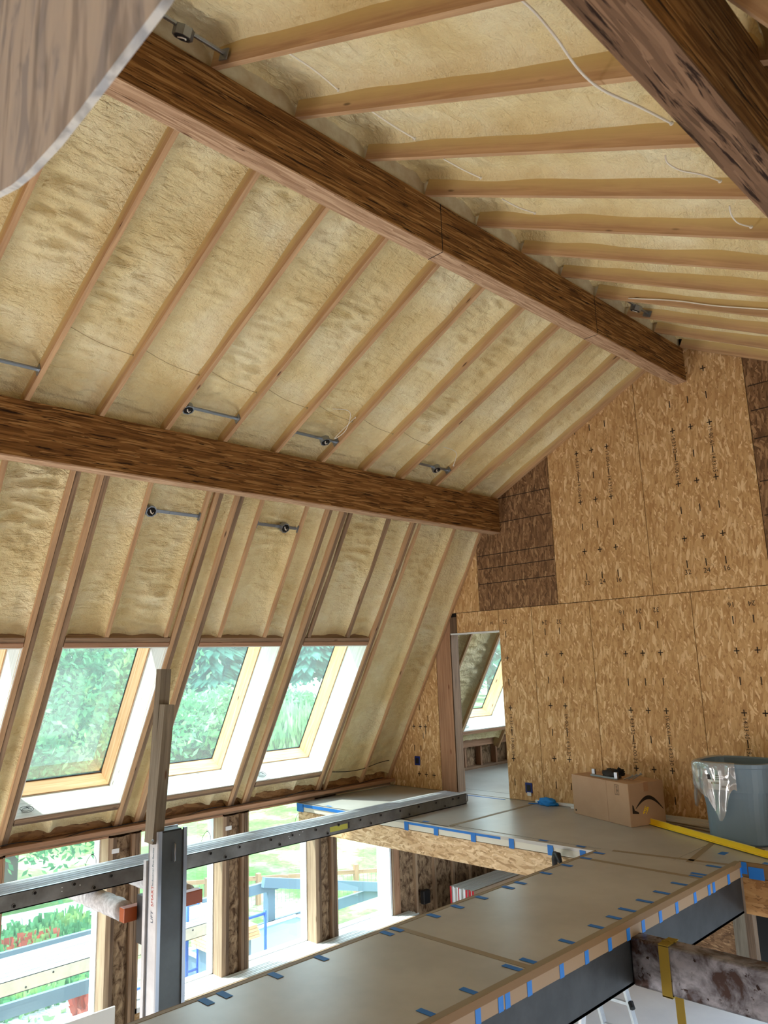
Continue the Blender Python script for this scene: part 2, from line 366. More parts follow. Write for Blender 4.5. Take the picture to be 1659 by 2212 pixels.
def text_mb(body, size, O, ux, uy, depth=0.0, align='CENTER'):
    cu = bpy.data.curves.new('t', 'FONT'); cu.body = body; cu.size = size; cu.align_x = align; cu.align_y = 'CENTER'; cu.resolution_u = 2
    ob = bpy.data.objects.new('t', cu); COL.objects.link(ob); bpy.context.view_layer.update()
    me = bpy.data.meshes.new_from_object(ob.evaluated_get(bpy.context.evaluated_depsgraph_get()))
    O, ux, uy = Vector(O), Vector(ux), Vector(uy); mb = MB()
    for p in me.polygons:
        pts = [O + ux * me.vertices[i].co.x + uy * me.vertices[i].co.y for i in p.vertices]; mb.face(pts, [(0, 0)] * len(pts))
    bpy.data.objects.remove(ob); bpy.data.meshes.remove(me); return mb
def merge(a, b):
    for k, f in enumerate(b.f): pass
    n = len(a.v); a.v += b.v; a.f += [tuple(i + n for i in f) for f in b.f]; a.uv += b.uv; a.mi += b.mi; return a
ORD = ['first', 'second', 'third', 'fourth', 'fifth', 'sixth', 'seventh', 'eighth', 'ninth', 'tenth', 'eleventh', 'twelfth', 'thirteenth']

# ------------------------------------------------------------------ geometry frame of the gambrel roof
D = 8.1; F = -1.677; XM = -3.358      # gable wall, loft floor, ridge axis
class Slope:
    # P0 point on the rafters' underside at v=0, dv downslope, n outward
    def __init__(s, P0, dv, n): s.P0, s.dv, s.n = Vector(P0), Vector(dv).normalized(), Vector(n).normalized()
    def at(s, y, v, n=0.0):
        p = s.P0 + s.dv * v + s.n * n; return Vector((p.x, y, p.z))
c1, s1_ = math.cos(math.radians(59.83)), math.sin(math.radians(59.83))
c2, s2_ = math.cos(math.radians(26.6)), math.sin(math.radians(26.6))
SL = Slope((-6.243, 0, 1.631), (-c1, 0, -s1_), (-s1_, 0, c1))            # steep slope with skylights
SU = Slope((-3.43, 0, 3.355), (-c2, 0, -s2_), (-s2_, 0, c2))             # shallow slope, skylight side
SR = Slope((-3.286, 0, 3.345), (c2, 0, -s2_), (s2_, 0, c2))              # shallow slope, far side of ridge
SO = Slope((-0.473, 0, 1.631), (c1, 0, -s1_), (s1_, 0, c1))              # steep slope, other side
VU = 2.81
# ---- skylight openings (y0, y1) on SL
SKY = [(1.50, 2.55), (2.91, 3.955), (4.305, 5.355), (5.68, 6.705)]
VT, VB = 1.62, 3.42
SKY2 = (9.42, 10.46, 1.55, 3.09)
def in_hole(y, v):
    for a, b in SKY:
        if a - 0.001 < y < b + 0.001 and VT - .1 < v < VB + .07: return True
    a, b, t, u = SKY2
    return a < y < b and t < v < u
def foam(name, S, ys, v0, v1, rafters, base, hole=None, seed=0, ends=(0, 0), step=0.018):
    ny = int((ys[1] - ys[0]) / step) + 1; nv = int((v1 - v0) / step) + 1
    Y = np.linspace(ys[0], ys[1], ny); V = np.linspace(v0, v1, nv); mb = MB(); ids = {}
    verts = []
    for j, y in enumerate(Y):
        d = min(abs(y - r[0]) - r[1] for r in rafters); bay = sum(1 for r in rafters if r[0] < y)
        for i, v in enumerate(V):
            q = Vector((y * 1.6 + seed, v * 1.6, bay * 3.1))
            n = base + 0.018 * noise.noise(q * 1.3)
            patch = max(0.0, noise.noise(Vector((y * .7 + bay * 5, v * 1.3, seed + 3))) + .22)
            ed_ = min(1.0, max(0.0, d) / .10)
            n += ed_ * 0.082 * patch * noise.noise(Vector((y * 4.5 + v, v * 17, seed + bay))) + ed_ * 0.016 * noise.noise(Vector((y * 11, v * 13, seed))) + ed_ * .010 * noise.noise(Vector((y * 26, v * 28, seed)))
            w = 0.085 + .02 * noise.noise(Vector((y * 2, v * 2, seed + 9)))
            if d < w: n -= (w - max(d, 0)) ** 2 / w * 0.7
            e0 = v - v0; e1 = v1 - v
            if ends[0] and e0 < .12: n -= (.12 - e0) ** 2 / .12 * ends[0]
            if ends[1] and e1 < .12: n -= (.12 - e1) ** 2 / .12 * ends[1]
            verts.append(S.at(y, v, n))
    mb.v = [tuple(p) for p in verts]
    for j in range(ny - 1):
        for i in range(nv - 1):
            if hole and hole((Y[j] + Y[j + 1]) / 2, (V[i] + V[i + 1]) / 2): continue
            a = j * nv + i; mb.f.append((a, a + 1, a + nv + 1, a + nv)); mb.uv += [(0, 0)] * 4; mb.mi.append(0)
    L = Vector((0, 0, 0)); o = link_mesh(name, mb, M_FOAM, L, True, False); o.location = (0, 0, ZC); o['kind'] = 'structure'
    return o
GRID = [8.078 - .6005 * k for k in range(12)]      # rafter grid from the gable wall
R2 = .019
def rafter(S, y, v0, v1, label, depth=.24, w=.038, mat=None, name='rafter', cat='rafter', group=None, over=True, n0=0.0):
    mb = MB(); o = S.at(y - w / 2, v0, n0)
    # u along slope, side faces carry depth in v
    mb.frame(o, S.dv, (0, 1, 0), S.n, v1 - v0, w, depth)
    return single(name, mb, mat or M_RAFT, label, cat, group)
# ---- beams
def beam(name, x0, x1, y0, y1, z0, z1, label, splits=(), under=None):
    r = root(name, ((x0 + x1) / 2, (y0 + y1) / 2, z0), label, 'beam')
    mb = MB(); mb.box(x0, x1, y0, y1, z0 + .012, z1); o = part('beam_body', mb, M_PSL, r)
    part('beam_underside', MB().box(x0, x1, y0, y1, z0, z0 + .012), under or M_PSLB, r, 'paler laminated underside')
    for s in splits:
        mb = MB(); mb.box(x1, x1 + .0015, s - .003, s + .003, z0 + .01, z1); mb.box(x0, x1, s - .003, s + .003, z0 - .0015, z0)
        part('joint_line', mb, M_HOLE, r)
    return r
beam('purlin_beam', -6.07, -5.931, 0.6, D, 1.637, 2.10, 'long brown strand-lumber purlin beam between the steep skylight slope and the shallow slope')
beam('ridge_beam', -3.43, -3.286, 0.3, D, 2.955, 3.345, 'brown strand-lumber ridge beam ending high against the OSB gable wall', (4.0, 6.2))
beam('purlin_beam', -0.823, -0.683, 0.9, D, 1.637, 2.10, 'dark rough strand-lumber purlin beam crossing the upper corner, nearest overhead beam', (), psl('rough_strand_underside', (lin(92, 70, 52), lin(112, 86, 66), lin(126, 98, 76), lin(142, 112, 88)), lin(40, 24, 16), 0.37))
# ---- rafters on the shallow slopes
for k in range(12):
    y = GRID[k]
    if y < 1.3: continue
    t = 'against' if k == 0 else None
    lab = ('tan rafter fixed flat against the gable wall on the shallow skylight-side slope' if k == 0 else
           'tan rafter, %s out from the gable-wall rafter, shallow skylight-side slope' % ORD[k - 1])
    rafter(SU, y, 0.0 - .01, VU + .3, lab, group='rafters of the shallow skylight-side slope')
for k in range(12):
    y = GRID[k] - .02
    if y < 1.3: continue
    lab = ('tan rafter fixed flat against the gable wall beyond the ridge beam' if k == 0 else
           'tan rafter beyond the ridge beam, %s out from the gable-wall rafter' % ORD[k - 1])
    rafter(SR, y, -.01, VU + .2, lab, group='rafters beyond the ridge beam')
rl = [(y, R2) for y in GRID]
foam('ceiling', SU, (0.3, 8.1), -0.06, VU + .12, rl, .15, seed=1, ends=(.9, .9))
foam('ceiling', SR, (0.3, 8.1), -0.13, VU + .12, [(y - .02, R2) for y in GRID], .16, seed=5, ends=(.35, .8))
# foam-dusted blocking above the ridge beam
mb = MB(); mb.box(-3.40, -3.316, 0.3, 8.1, 3.34, 3.72)
single('ridge_blocking', mb, plain('dusty_blocking', lin(206, 198, 172), 0.9, var=lin(184, 166, 136), scale=7), 'grey foam-dusted blocking strip on top of the ridge beam between rafters', 'blocking')
# ---- steep slope rafters: doubled trimmers beside the skylights, jacks above them
def trimmer(y0, y1, label, v1=3.72, grp='doubled trimmer rafters beside the skylights', mat=None):
    n = max(1, round((y1 - y0) / .045)); w = (y1 - y0 - .006 * (n - 1)) / n
    r = root('trimmer_rafter', SL.at((y0 + y1) / 2, v1), label, 'rafter', grp)
    for i in range(n):
        mb = MB(); a = y0 + i * (w + .006); mb.frame(SL.at(a, -.35 if True else 0, 0.0 + (.008 if i % 2 else 0)), SL.dv, (0, 1, 0), SL.n, v1 + .35, w, .24)
        part('rafter_ply', mb, [M_RAFT, M_OLD][i % 2], r)
    mb = MB(); mb.frame(SL.at(y1 - .001, v1 - .16, .02), SL.dv, (0, 1, 0), SL.n, .14, .004, .08); part('metal_tie', mb, M_GALV, r)
for k, (a, b) in enumerate(SKY):
    if k > 0: trimmer(a - .115, a - .008, 'doubled trimmer rafter along the gable-far edge of the %s skylight from the gable wall' % ORD[3 - k])
    trimmer(b + .008, b + .10, 'doubled trimmer rafter along the gable-near edge of the %s skylight from the gable wall' % ORD[3 - k])
jack = [(2.04, 'short jack rafter above the fourth skylight from the gable wall'),
        (3.29, 'short jack rafter above the third skylight, the farther one from the gable'), (3.90, 'short jack rafter above the third skylight, the one nearer the gable'),
        (4.52, 'short jack rafter above the second skylight, the farther one from the gable'), (5.10, 'short jack rafter above the second skylight, the one nearer the gable'),
        (6.34, 'short weathered jack rafter above the skylight closest to the gable wall'), (5.73, 'short dark jack rafter beside the trimmer of the skylight closest to the gable')]
for y, l in jack: rafter(SL, y, -.35, 1.50, l, mat=M_RAFT if y < 5.3 else M_OLD, group='jack rafters above the skylights', depth=.22)
rafter(SL, 6.87, -.35, 3.72, 'tan full length rafter just gable-ward of the skylights on the steep slope', group='full rafters of the steep slope')
rafter(SL, 7.53, -.35, 3.72, 'tan full length rafter midway between skylights and gable wall on the steep slope', group='full rafters of the steep slope')
rafter(SL, 8.075, -.35, 3.76, 'tan full length rafter against the gable wall on the steep slope', group='full rafters of the steep slope')
for y, l in ((8.70, 'rafter seen through the doorway, farther from the skylight of the next room'), (9.36, 'rafter seen through the doorway, beside the skylight of the next room'), (10.51, 'rafter on the hidden side of the next room skylight')):
    rafter(SL, y, -.35, 3.5, l, group='rafters seen through the doorway')
for k, (a, b) in enumerate(SKY):
    r = root('skylight_header', SL.at((a + b) / 2, VT), 'double header board on top of the %s skylight from the gable wall' % ORD[3 - k], 'header', 'skylight headers')
    for i in (0, 1):
        mb = MB(); v = VT - .012 - .05 * (i + 1); mb.frame(SL.at(a - .0, v, .004 * i), (0, 1, 0), SL.dv, SL.n, b - a, .046, .22); part('header_board', mb, [M_PINK, M_OLD][i], r)
    r = root('skylight_sill', SL.at((a + b) / 2, VB + .08), 'dark sill board under the %s skylight from the gable wall' % ORD[3 - k], 'sill', 'skylight sills')
    mb = MB(); mb.frame(SL.at(a, VB + .012, .0), (0, 1, 0), SL.dv, SL.n, b - a, .04, .22); part('sill_board', mb, M_OLD, r)
    mb = MB(); mb.frame(SL.at(a, VB + .056, .01), (0, 1, 0), SL.dv, SL.n, b - a, .03, .2); part('sill_board', mb, M_DARKW, r)
srl = []
for k, (a, b) in enumerate(SKY):
    srl += [(a - .06, .055), (b + .054, .046)]
srl += [(y, R2) for y, _ in jack] + [(6.87, R2), (7.53, R2), (8.075, .025)]
foam('ceiling', SL, (0.6, 8.1), -.30, 3.66, srl, .085, hole=in_hole, seed=11)
foam('ceiling', SL, (8.22, 11.4), .4, 3.35, [(8.70, R2), (9.36, R2), (10.51, R2)], .10, hole=in_hole, seed=21)
# other steep slope
for y, l in ((1.45, 'dark rafter highest in the corner beyond the nearest purlin beam'), (2.05, 'dark rafter beyond the nearest purlin beam, beside the grey roof panel'), (2.87, 'dark rafter beyond the nearest purlin beam, beside the metal light box'), (3.47, 'dark rafter on the steep slope beyond the nearest purlin beam, out past the light box')):
    rafter(SO, y, -.3, 3.6, l, group='rafters beyond the nearest purlin beam', depth=.24)
foam('ceiling', SO, (.3, 8.1), -.25, 3.4, [(1.45, R2), (2.05, R2), (2.87, R2), (3.47, R2)], .19, seed=31, step=.05)
mb = MB(); mb.frame(SO.at(2.075, -.1, .13), SO.dv, (0, 1, 0), SO.n, 1.6, .40, .02)
r = root('roof_sheet', SO.at(2.3, 1.5, .14), 'smooth grey roof panel with dark seam between rafters in the upper corner', 'panel')
part('panel_sheet', mb, M_GREYP, r)
mb = MB(); mb.frame(SO.at(2.30, -.1, .126), SO.dv, (0, 1, 0), SO.n, 1.6, .012, .004); mb.frame(SO.at(2.075, .35, .126), (0, 1, 0), SO.dv, SO.n, .4, .008, .004); part('panel_seam', mb, M_BLACK, r)

# ---- roof decks (outside skin)
def slab(S, y0, y1, v0, v1, n0=.32, n1=.36):
    mb = MB(); mb.frame(S.at(y0, v0, n0), (0, 1, 0), S.dv, S.n, y1 - y0, v1 - v0, n1 - n0); return mb
deck = MB(); cuts = [-3.0]
for a, b in SKY: cuts += [a, b]
merge(deck, slab(SL, -3, 12, -.6, VT)); merge(deck, slab(SL, -3, 9.42, VB, 3.9)); merge(deck, slab(SL, 9.42, 12, 3.09, 3.9))
for a, b in ((-3, SKY[0][0]), (SKY[0][1], SKY[1][0]), (SKY[1][1], SKY[2][0]), (SKY[2][1], SKY[3][0]), (SKY[3][1], 9.42), (10.46, 12)): merge(deck, slab(SL, a, b, VT, VB if b < 9.5 else 3.09))
merge(deck, slab(SU, -3, 12, -.2, 3.3)); merge(deck, slab(SR, -3, 12, -.2, 3.3)); merge(deck, slab(SO, -3, 12, -.6, 4.0, .3, .36))
single('roof_deck', deck, M_LSL, kind='structure')

# ---- skylights
def skylight(idx, a, b, t, u, label):
    r = root('window_%d' % idx, SL.at((a + b) / 2, u), label, 'skylight', kind='structure')
    F0 = .32; F1 = .54
    for nm, o, l, aa, L, A in (('liner_board', (a - .018, t - .018), 'y', 'v', b - a + .036, .018), ('liner_board', (a - .018, u), 'y', 'v', b - a + .036, .018),
                               ('liner_board', (a - .018, t), 'v', 'y', u - t, .018), ('liner_board', (b, t), 'v', 'y', u - t, .018)):
        mb = MB(); l_ = (0, 1, 0) if l == 'y' else SL.dv; a_ = SL.dv if l == 'y' else (0, 1, 0)
        mb.frame(SL.at(o[0], o[1], 0.01), l_, a_, SL.n, L, A, F0 - .01); part(nm, mb, M_LINER, r)
    # pine window frame, 25 mm proud of the liner, with a reveal
    e = .012; f = part('window_frame', MB().frame(SL.at(a - .03, t - .04, F0), (0, 1, 0), SL.dv, SL.n, b - a + .06, .04 + e, F1 - F0), M_FRAMEW, r)
    for q in (MB().frame(SL.at(a - .03, u - e, F0), (0, 1, 0), SL.dv, SL.n, b - a + .06, .04 + e, F1 - F0),
              MB().frame(SL.at(a - .03, t, F0), SL.dv, (0, 1, 0), SL.n, u - t, .03 + e, F1 - F0), MB().frame(SL.at(b - e, t, F0), SL.dv, (0, 1, 0), SL.n, u - t, .03 + e, F1 - F0)):
        part('window_frame', q, M_FRAMEW, r)
    g = MB().frame(SL.at(b - .016, t, F1 - .012), SL.dv, (0, 1, 0), SL.n, u - t, .012, .012); merge(g, MB().frame(SL.at(a, u - .02, F1 - .012), (0, 1, 0), SL.dv, SL.n, b - a, .012, .012)); merge(g, MB().frame(SL.at(a + .005, t, F1 - .012), SL.dv, (0, 1, 0), SL.n, u - t, .012, .012))
    part('rubber_seal', g, M_BLACK, r)
    p = MB(); p.face([SL.at(a, t, F1), SL.at(b, t, F1), SL.at(b, u, F1), SL.at(a, u, F1)], [(0, 0), (1, 0), (1, 1), (0, 1)]); part('pane', p, M_SKYG, r)
    c = MB()
    for k in range(26):
        t_ = k * .6; c.v.append(tuple(SL.at(a + .10 + .05 * math.cos(t_) + .002 * k, u - .004 - .03 * (1 + math.sin(t_ * .5)) * .4, .10 + .035 * math.sin(t_))))
    pts = c.v; c = MB(); c.tube(pts, .0025, 5); part('coiled_wire', c, M_BLACK, r, smooth=True)
skylight(1, *SKY[0], VT, VB, 'skylight in the steep slope mostly cut by the picture edge, fourth from the gable wall')
skylight(2, *SKY[1], VT, VB, 'skylight in the steep slope full of dense tree leaves, third from the gable wall')
skylight(3, *SKY[2], VT, VB, 'skylight in the steep slope showing conifers and shrubs, second from the gable wall')
skylight(4, *SKY[3], VT, VB, 'skylight in the steep slope showing a willow, closest to the gable wall')
skylight(5, SKY2[0], SKY2[1], SKY2[2], SKY2[3], 'skylight of the next room seen through the triangular doorway view')

# ------------------------------------------------------------------ left outside wall with tall windows
XW = -8.12
WIN = [2.875 + 1.393 * k for k in range(4)]
ZT, ZB = -1.665, -3.45
mb = MB(); ys = [-3.0]
for y in WIN: ys += [y, y + 1.06]
ys.append(12.0)
for i in range(0, len(ys), 2): mb.box(-8.46, -8.42, ys[i], ys[i + 1], -4.65, -1.2)
for y in WIN: mb.box(-8.46, -8.42, y, y + 1.06, -4.65, ZB); mb.box(-8.46, -8.42, y, y + 1.06, ZT, -1.2)
single('wall_left', mb, M_OSB, kind='structure')
for k, y in enumerate(WIN):
    q = 3 - k
    r = root('window_%d' % (6 + k), (-8.4, y + .53, ZB), 'tall window below the steep slope, %s from the gable wall' % ORD[q], 'window', kind='structure')
    a, b = y, y + 1.06
    for nm, mt, x0, x1, t in (('jamb_board', M_STUD, -8.30, -8.12, .018), ('vinyl_frame', M_WHITE, -8.42, -8.30, .03)):
        part(nm, MB().box(x0, x1, a, a + t, ZB, ZT), mt, r); part(nm, MB().box(x0, x1, b - t, b, ZB, ZT), mt, r)
        part(nm, MB().box(x0, x1, a, b, ZT - t, ZT), mt if nm == 'vinyl_frame' else M_PINK, r); part(nm, MB().box(x0, x1, a, b, ZB, ZB + t + .03), M_WHITE, r)
    if k == 3: part('vinyl_frame', MB().box(-8.40, -8.14, b - .06, b - .03, ZB, ZT), M_WHITE, r)
    p = MB(); p.face([(-8.40, a, ZB), (-8.40, b, ZB), (-8.40, b, ZT), (-8.40, a, ZT)], [(0, 0)] * 4); part('pane', p, M_GLASS, r)
mats = [M_STUD, M_DARKW, M_OLD, M_PINK]
for k in range(5):
    b = WIN[k] if k < 4 else None
    a = WIN[k - 1] + 1.06 if k > 0 else WIN[0] - .335
    if k == 4: pos = [(a, M_PINK), (a + .04, M_PINK), (a + .08, M_PINK)]
    elif k == 0: pos = [(b - .04, M_PINK), (b - .08, M_STUD)]
    else: pos = [(a, M_STUD), (a + .040, M_DARKW), (b - .080, M_OLD), (b - .040, M_DARKW)]
    where = ['before the window farthest from the gable', 'between the two windows farthest from the gable', 'between the two middle windows', 'between the two windows nearest the gable', 'past the window nearest the gable'][k]
    for i, (y, mt) in enumerate(pos):
        mb = MB().box(-8.30, XW - .003 * (i % 3), y, y + .037, -4.65, -1.69)
        single('wall_stud', mb, mt, 'upright wall stud, %s of its cluster %s' % (ORD[i], where), 'stud', 'wall studs framing the tall windows')
    if 0 < k < 4:
        mb = MB(); y0, y1 = a + .078, b - .08; ny, nz = 7, 90
        for i in range(ny):
            for j in range(nz):
                yy = y0 + (y1 - y0) * i / (ny - 1); zz = -4.6 + 2.9 * j / (nz - 1)
                mb.v.append((-8.19 + .05 * math.sin(math.pi * i / (ny - 1)) * (.6 + noise.noise(Vector((yy * 9, zz * 5, k)))) + .02 * noise.noise(Vector((yy * 20, zz * 16, k))), yy, zz))
        for i in range(ny - 1):
            for j in range(nz - 1): q = i * nz + j; mb.f.append((q, q + 1, q + nz + 1, q + nz)); mb.uv += [(0, 0)] * 4; mb.mi.append(0)
        single('insulation_batt', mb, M_BATT, 'crumpled brown insulation batt in the stud cavity %s' % where, 'insulation', 'batts between the tall windows', smooth=True, recalc=False)
        mb = MB().box(-8.13, -8.112, a + .02, a + .10, -1.845, -1.80); single('nail_plate', mb, M_WHITE, 'small white plate on studs %s' % where, 'plate', 'small white plates on window studs')
        mb = MB(); mb.tube([(-8.36 + .02 * math.sin(t), a - .09 + .05 * math.sin(t * 1.1), -1.95 + .09 * math.cos(t)) for t in [i * .5 for i in range(14)]], .003, 5)
        single('hanging_wire', mb, M_BLACK, 'thin black wire loop %s' % where, 'wire', 'wire loops at the windows', smooth=True)
# long plates and the vertical beam the rafters land on
single('wall_plate', MB().box(-8.20, -8.02, 0.8, D, -1.625, -1.585), M_PINK, 'long pinkish plate board running above all the tall windows', 'plate board')
single('window_header', MB().box(-8.30, -8.125, 0.8, D, -1.668, -1.63), M_OLD, 'thin dark header board just under the pinkish plate above the windows', 'header')
single('ledger_beam', MB().box(-8.30, -8.19, 0.8, D + .0, -1.58, -1.20), M_LVL, 'brown strand ledger beam behind the lower rafter ends above the plate', 'beam')
mb = MB(); mb.tube([(-8.06 + .015 * math.sin(y * 3), y, -1.57 + .012 * math.sin(y * 5.1) + .01 * math.sin(y * 9)) for y in [1.0 + .1 * i for i in range(70)]], .004, 5)
single('electrical_cable', mb, M_BLACK, 'dark cable lying along the plate above the tall windows', 'cable', smooth=True)
mb = MB(); mb.tube([(-8.02 + .02 * math.sin(y * 7), y, -1.36 + .03 * math.sin(y * 4.1)) for y in [6.86 + .06 * i for i in range(20)]], .005, 5)
single('electrical_cable', mb, M_BLACK, 'dark wavy cable across the foam low down near the gable wall', 'cable', smooth=True)
# ground storey wall past the windows: studs and batts
for i, y in enumerate((8.57, 8.975, 9.385, 9.79, 10.19, 10.6, 11.0)):
    single('wall_stud', MB().box(-8.30, XW, y - .019, y + .019, -4.65, -1.99), M_STUD, 'upright stud below the loft past the windows, %s of that row' % ORD[i], 'stud', 'studs below the loft')
mb = MB(); ny, nz = 60, 50
for i in range(ny):
    for j in range(nz):
        yy = 8.27 + 3.0 * i / (ny - 1); zz = -4.6 + 2.6 * j / (nz - 1); mb.v.append((-8.17 + .03 * noise.noise(Vector((yy * 4, zz * 3, 8))) + .012 * noise.noise(Vector((yy * 15, zz * 12, 2))), yy, zz))
for i in range(ny - 1):
    for j in range(nz - 1): q = i * nz + j; mb.f.append((q, q + 1, q + nz + 1, q + nz)); mb.uv += [(0, 0)] * 4; mb.mi.append(0)
single('insulation_batt', mb, M_BATT, 'dark brown insulation filling the stud wall below the loft', 'insulation', smooth=True, recalc=False)
mb = MB().box(-8.10, -8.02, 8.60, 8.74, -3.36, -3.18); smod(single('electrical_box', mb, M_BLACK, 'black square electrical box on a stud below the loft', 'electrical box'), .01)

# ------------------------------------------------------------------ gable wall with OSB sheets
def clip(poly, hp):
    for (a, b, c) in hp:   # keep a*x+b*z<=c
        out = []; n = len(poly)
        for i in range(n):
            p, q = poly[i], poly[(i + 1) % n]; dp = a * p[0] + b * p[1] - c; dq = a * q[0] + b * q[1] - c
            if dp <= 0: out.append(p)
            if dp * dq < 0: t = dp / (dp - dq); out.append((p[0] + t * (q[0] - p[0]), p[1] + t * (q[1] - p[1])))
        poly = out
        if not poly: break
    return poly
def hp(S, off=.03):
    p = S.at(0, 0, off); return (S.n.x, S.n.z, S.n.x * p.x + S.n.z * p.z)
HPS = [hp(SL), hp(SU), hp(SR), hp(SO)]
wall_end = root('wall_end', (-4.5, D, F), kind='structure', label='OSB sheathed gable wall with a doorway at the end of the loft', cat='wall')
T = .014; G = .0035
def sheet(x0, x1, z0, z1, mat=M_OSB, name='osb_sheet', label=None, y=D, uo=(0, 0), lines=()):
    pol = clip([(x0 + G, z0 + G), (x1 - G, z0 + G), (x1 - G, z1 - G), (x0 + G, z1 - G)], HPS)
    if len(pol) < 3: return None
    mb = MB(); P = [(px, y, pz) for px, pz in pol]
    mb.face(P, [(pz, px) if mat is M_PINK else (px + uo[0], pz + uo[1]) for px, pz in pol]); Q = [(px, y + T, pz) for px, pz in pol]; mb.face(Q[::-1], [(0, 0)] * len(Q))
    for i in range(len(P)):
        j = (i + 1) % len(P); mb.face([P[i], Q[i], Q[j], P[j]], [(0, 0), (0, .014), (1, .014), (1, 0)])
    s = part(name, mb, mat, wall_end, label)
    return s
def marks(sheet_o, crosses, dashes, texts, y=D - .0008):
    mb = MB()
    for x, z in crosses: mb.box(x - .028, x + .028, y, D, z - .0055, z + .0055); mb.box(x - .0055, x + .0055, y, D, z - .032, z + .032)
    for x, z in dashes: mb.box(x - .0055, x + .0055, y, D, z - .04, z + .04)
    for body, x, z, size, rot in texts:
        c, s = math.cos(rot), math.sin(rot); merge(mb, text_mb(body, size, (x, y - .0003, z), (c, 0, s), (-s, 0, c)))
    part('printed_marks', mb, M_INK, sheet_o, 'black printed layout marks', recalc=False)
H2 = math.pi / 2
sheet(-7.4, -6.345, .651, 2.0, label='narrow sheet beside the steep rafters')
b1 = sheet(-6.345, -5.137, .651, 3.0, M_OSBD, label='brown scored sheet', uo=(9, 3))
mb = MB()
for z in (1.0, 1.20, 1.375, 1.78, 2.10): 
    pol = clip([(-6.33, z - .005), (-5.15, z - .005), (-5.15, z + .005), (-6.33, z + .005)], HPS)
    if len(pol) > 2: mb.prism([(a, D - .0008, c) for a, c in pol], 0, (0, .0008, 0))
for z in (1.01, 1.345, 1.64, .9): pass
part('score_lines', mb, M_INK, b1)
def field(o, xs, zc, zd, num, znum, vt, flip=False):
    cr = [(x, z) for x in xs for z in zc]; ds = [(x, z) for x in xs for z in zd]
    tx = [(n, x, znum, .075, math.pi if flip else 0) for n, x in zip(num, xs)]
    for (body, x, z) in vt: tx.append((body, x, z, .062, -H2))
    marks(o, cr, ds, tx)
s = sheet(-5.137, -3.915, .651, 3.6, uo=(1, 1), label='tan sheet with printed marks')
field(s, (-4.72, -4.516, -4.313), (2.448, 1.843, 1.242), (2.73, 2.14, 1.54, .94), ('32', '24', '16'), .862, [('14:33:10', -4.72, 2.29), ('19-00-61', -4.72, 1.99), ('19-00-61', -4.313, 2.29), ('14:33:15', -4.313, 1.99)])
s = sheet(-3.915, -2.68, .651, 3.6, uo=(4, 2), label='tan sheet with printed marks')
field(s, (-3.502, -3.297, -3.091), (3.054, 2.441, 1.836, 1.229), (2.75, 2.14, 1.54, .95), ('32', '24', '16'), .862, [('14:33:22', -3.502, 2.29), ('19-00-61', -3.502, 1.99), ('19-00-61', -3.091, 2.29), ('14:33:15', -3.091, 1.99)])
b2 = sheet(-2.68, -1.46, .651, 3.4, M_OSBD, label='brown scored sheet', uo=(15, 3))
mb = MB()
for z in (1.35, 1.7, 2.15, 2.45, 2.72): mb.box(-2.66, -1.48, D - .0008, D, z - .005, z + .005)
part('score_lines', mb, M_INK, b2)
sheet(-1.46, -.3, .651, 2.8, uo=(2, 8)); sheet(-.3, 1.4, .651, 2.8, uo=(2, 5))
s = sheet(-6.75, -6.045, .383, .651, uo=(5, 5), label='short sheet over the doorway')
marks(s, [], [], [('16', -6.359, .487, .05, math.pi), ('24', -6.156, .487, .05, math.pi)])
s = sheet(-6.045, -5.535, F, .651, uo=(6, 5), label='tan sheet beside the doorway')
field(s, (-5.945,), (.03, -.585, -1.195), (.33, -.27, -.88, -1.47), ('32',), .49, [('14:33:40', -5.945, -.76), ('19-00-19', -5.945, -1.05)], True)
s = sheet(-5.535, -4.72, F, .651, uo=(7, 9), label='tan sheet with printed marks')
field(s, (-5.353, -5.148), (.06, -.55, -1.16), (.33, -.25, -.86, -1.46), ('24', '32'), .443, [('19-00-61', -5.148, -.75), ('14:33:32', -5.148, -1.02)], True)
s = sheet(-4.72, -3.503, F, .651, uo=(11, 2), label='tan sheet with printed marks')
field(s, (-4.312, -4.108, -3.903), (.03, -.585, -1.2), (.33, -.28, -.89, -1.5), ('16', '24', '32'), .494, [('14:33:32', -4.312, -.74), ('19-00-21', -4.312, -1.04), ('19-00-61', -3.903, -.74), ('14:33:30', -3.903, -1.04)], True)
s = sheet(-3.503, -2.286, F, .651, uo=(13, 7), label='tan sheet with printed marks')
field(s, (-3.093, -2.89), (.02, -.59, -1.2), (.33, -.28, -.89), ('16', '24'), .487, [('14:33:40', -3.093, -.74), ('19-00-19', -3.093, -1.04)], True)
sheet(-2.286, -1.07, F, .651, uo=(2, 12)); sheet(-1.07, 1.44, F, .651, uo=(3, 14))
s = sheet(-8.4, -7.145, F, 1.6, uo=(8, 8), label='triangular sheet under the steep rafters')
marks(s, [(-7.62, -.86), (-7.5, -.86), (-7.40, -.86), (-7.55, -1.49), (-7.42, -1.49), (-7.28, -1.49)], [(-7.62, -1.15), (-7.5, -1.15), (-7.45, -.98), (-7.40, -.92), (-7.5, -.6), (-7.35, -.75)], [])
sheet(-7.145, -6.865, F, .651, M_PINK, 'plywood_strip', 'pinkish plywood strip')
mb = MB(); mb.box(-6.88, -6.865, D, D + .15, F, .383); part('door_jamb', mb, M_OLD, wall_end)
mb = MB(); mb.box(-6.865, -6.045, D - .004, D + .15, .365, .383); part('head_trim', mb, M_WHITE, wall_end, 'thin white strip across the door head')
mb = MB(); mb.box(-6.87, -6.75, D, D + .03, .39, .60); part('blocking', mb, M_DARKW, wall_end)
core = MB()
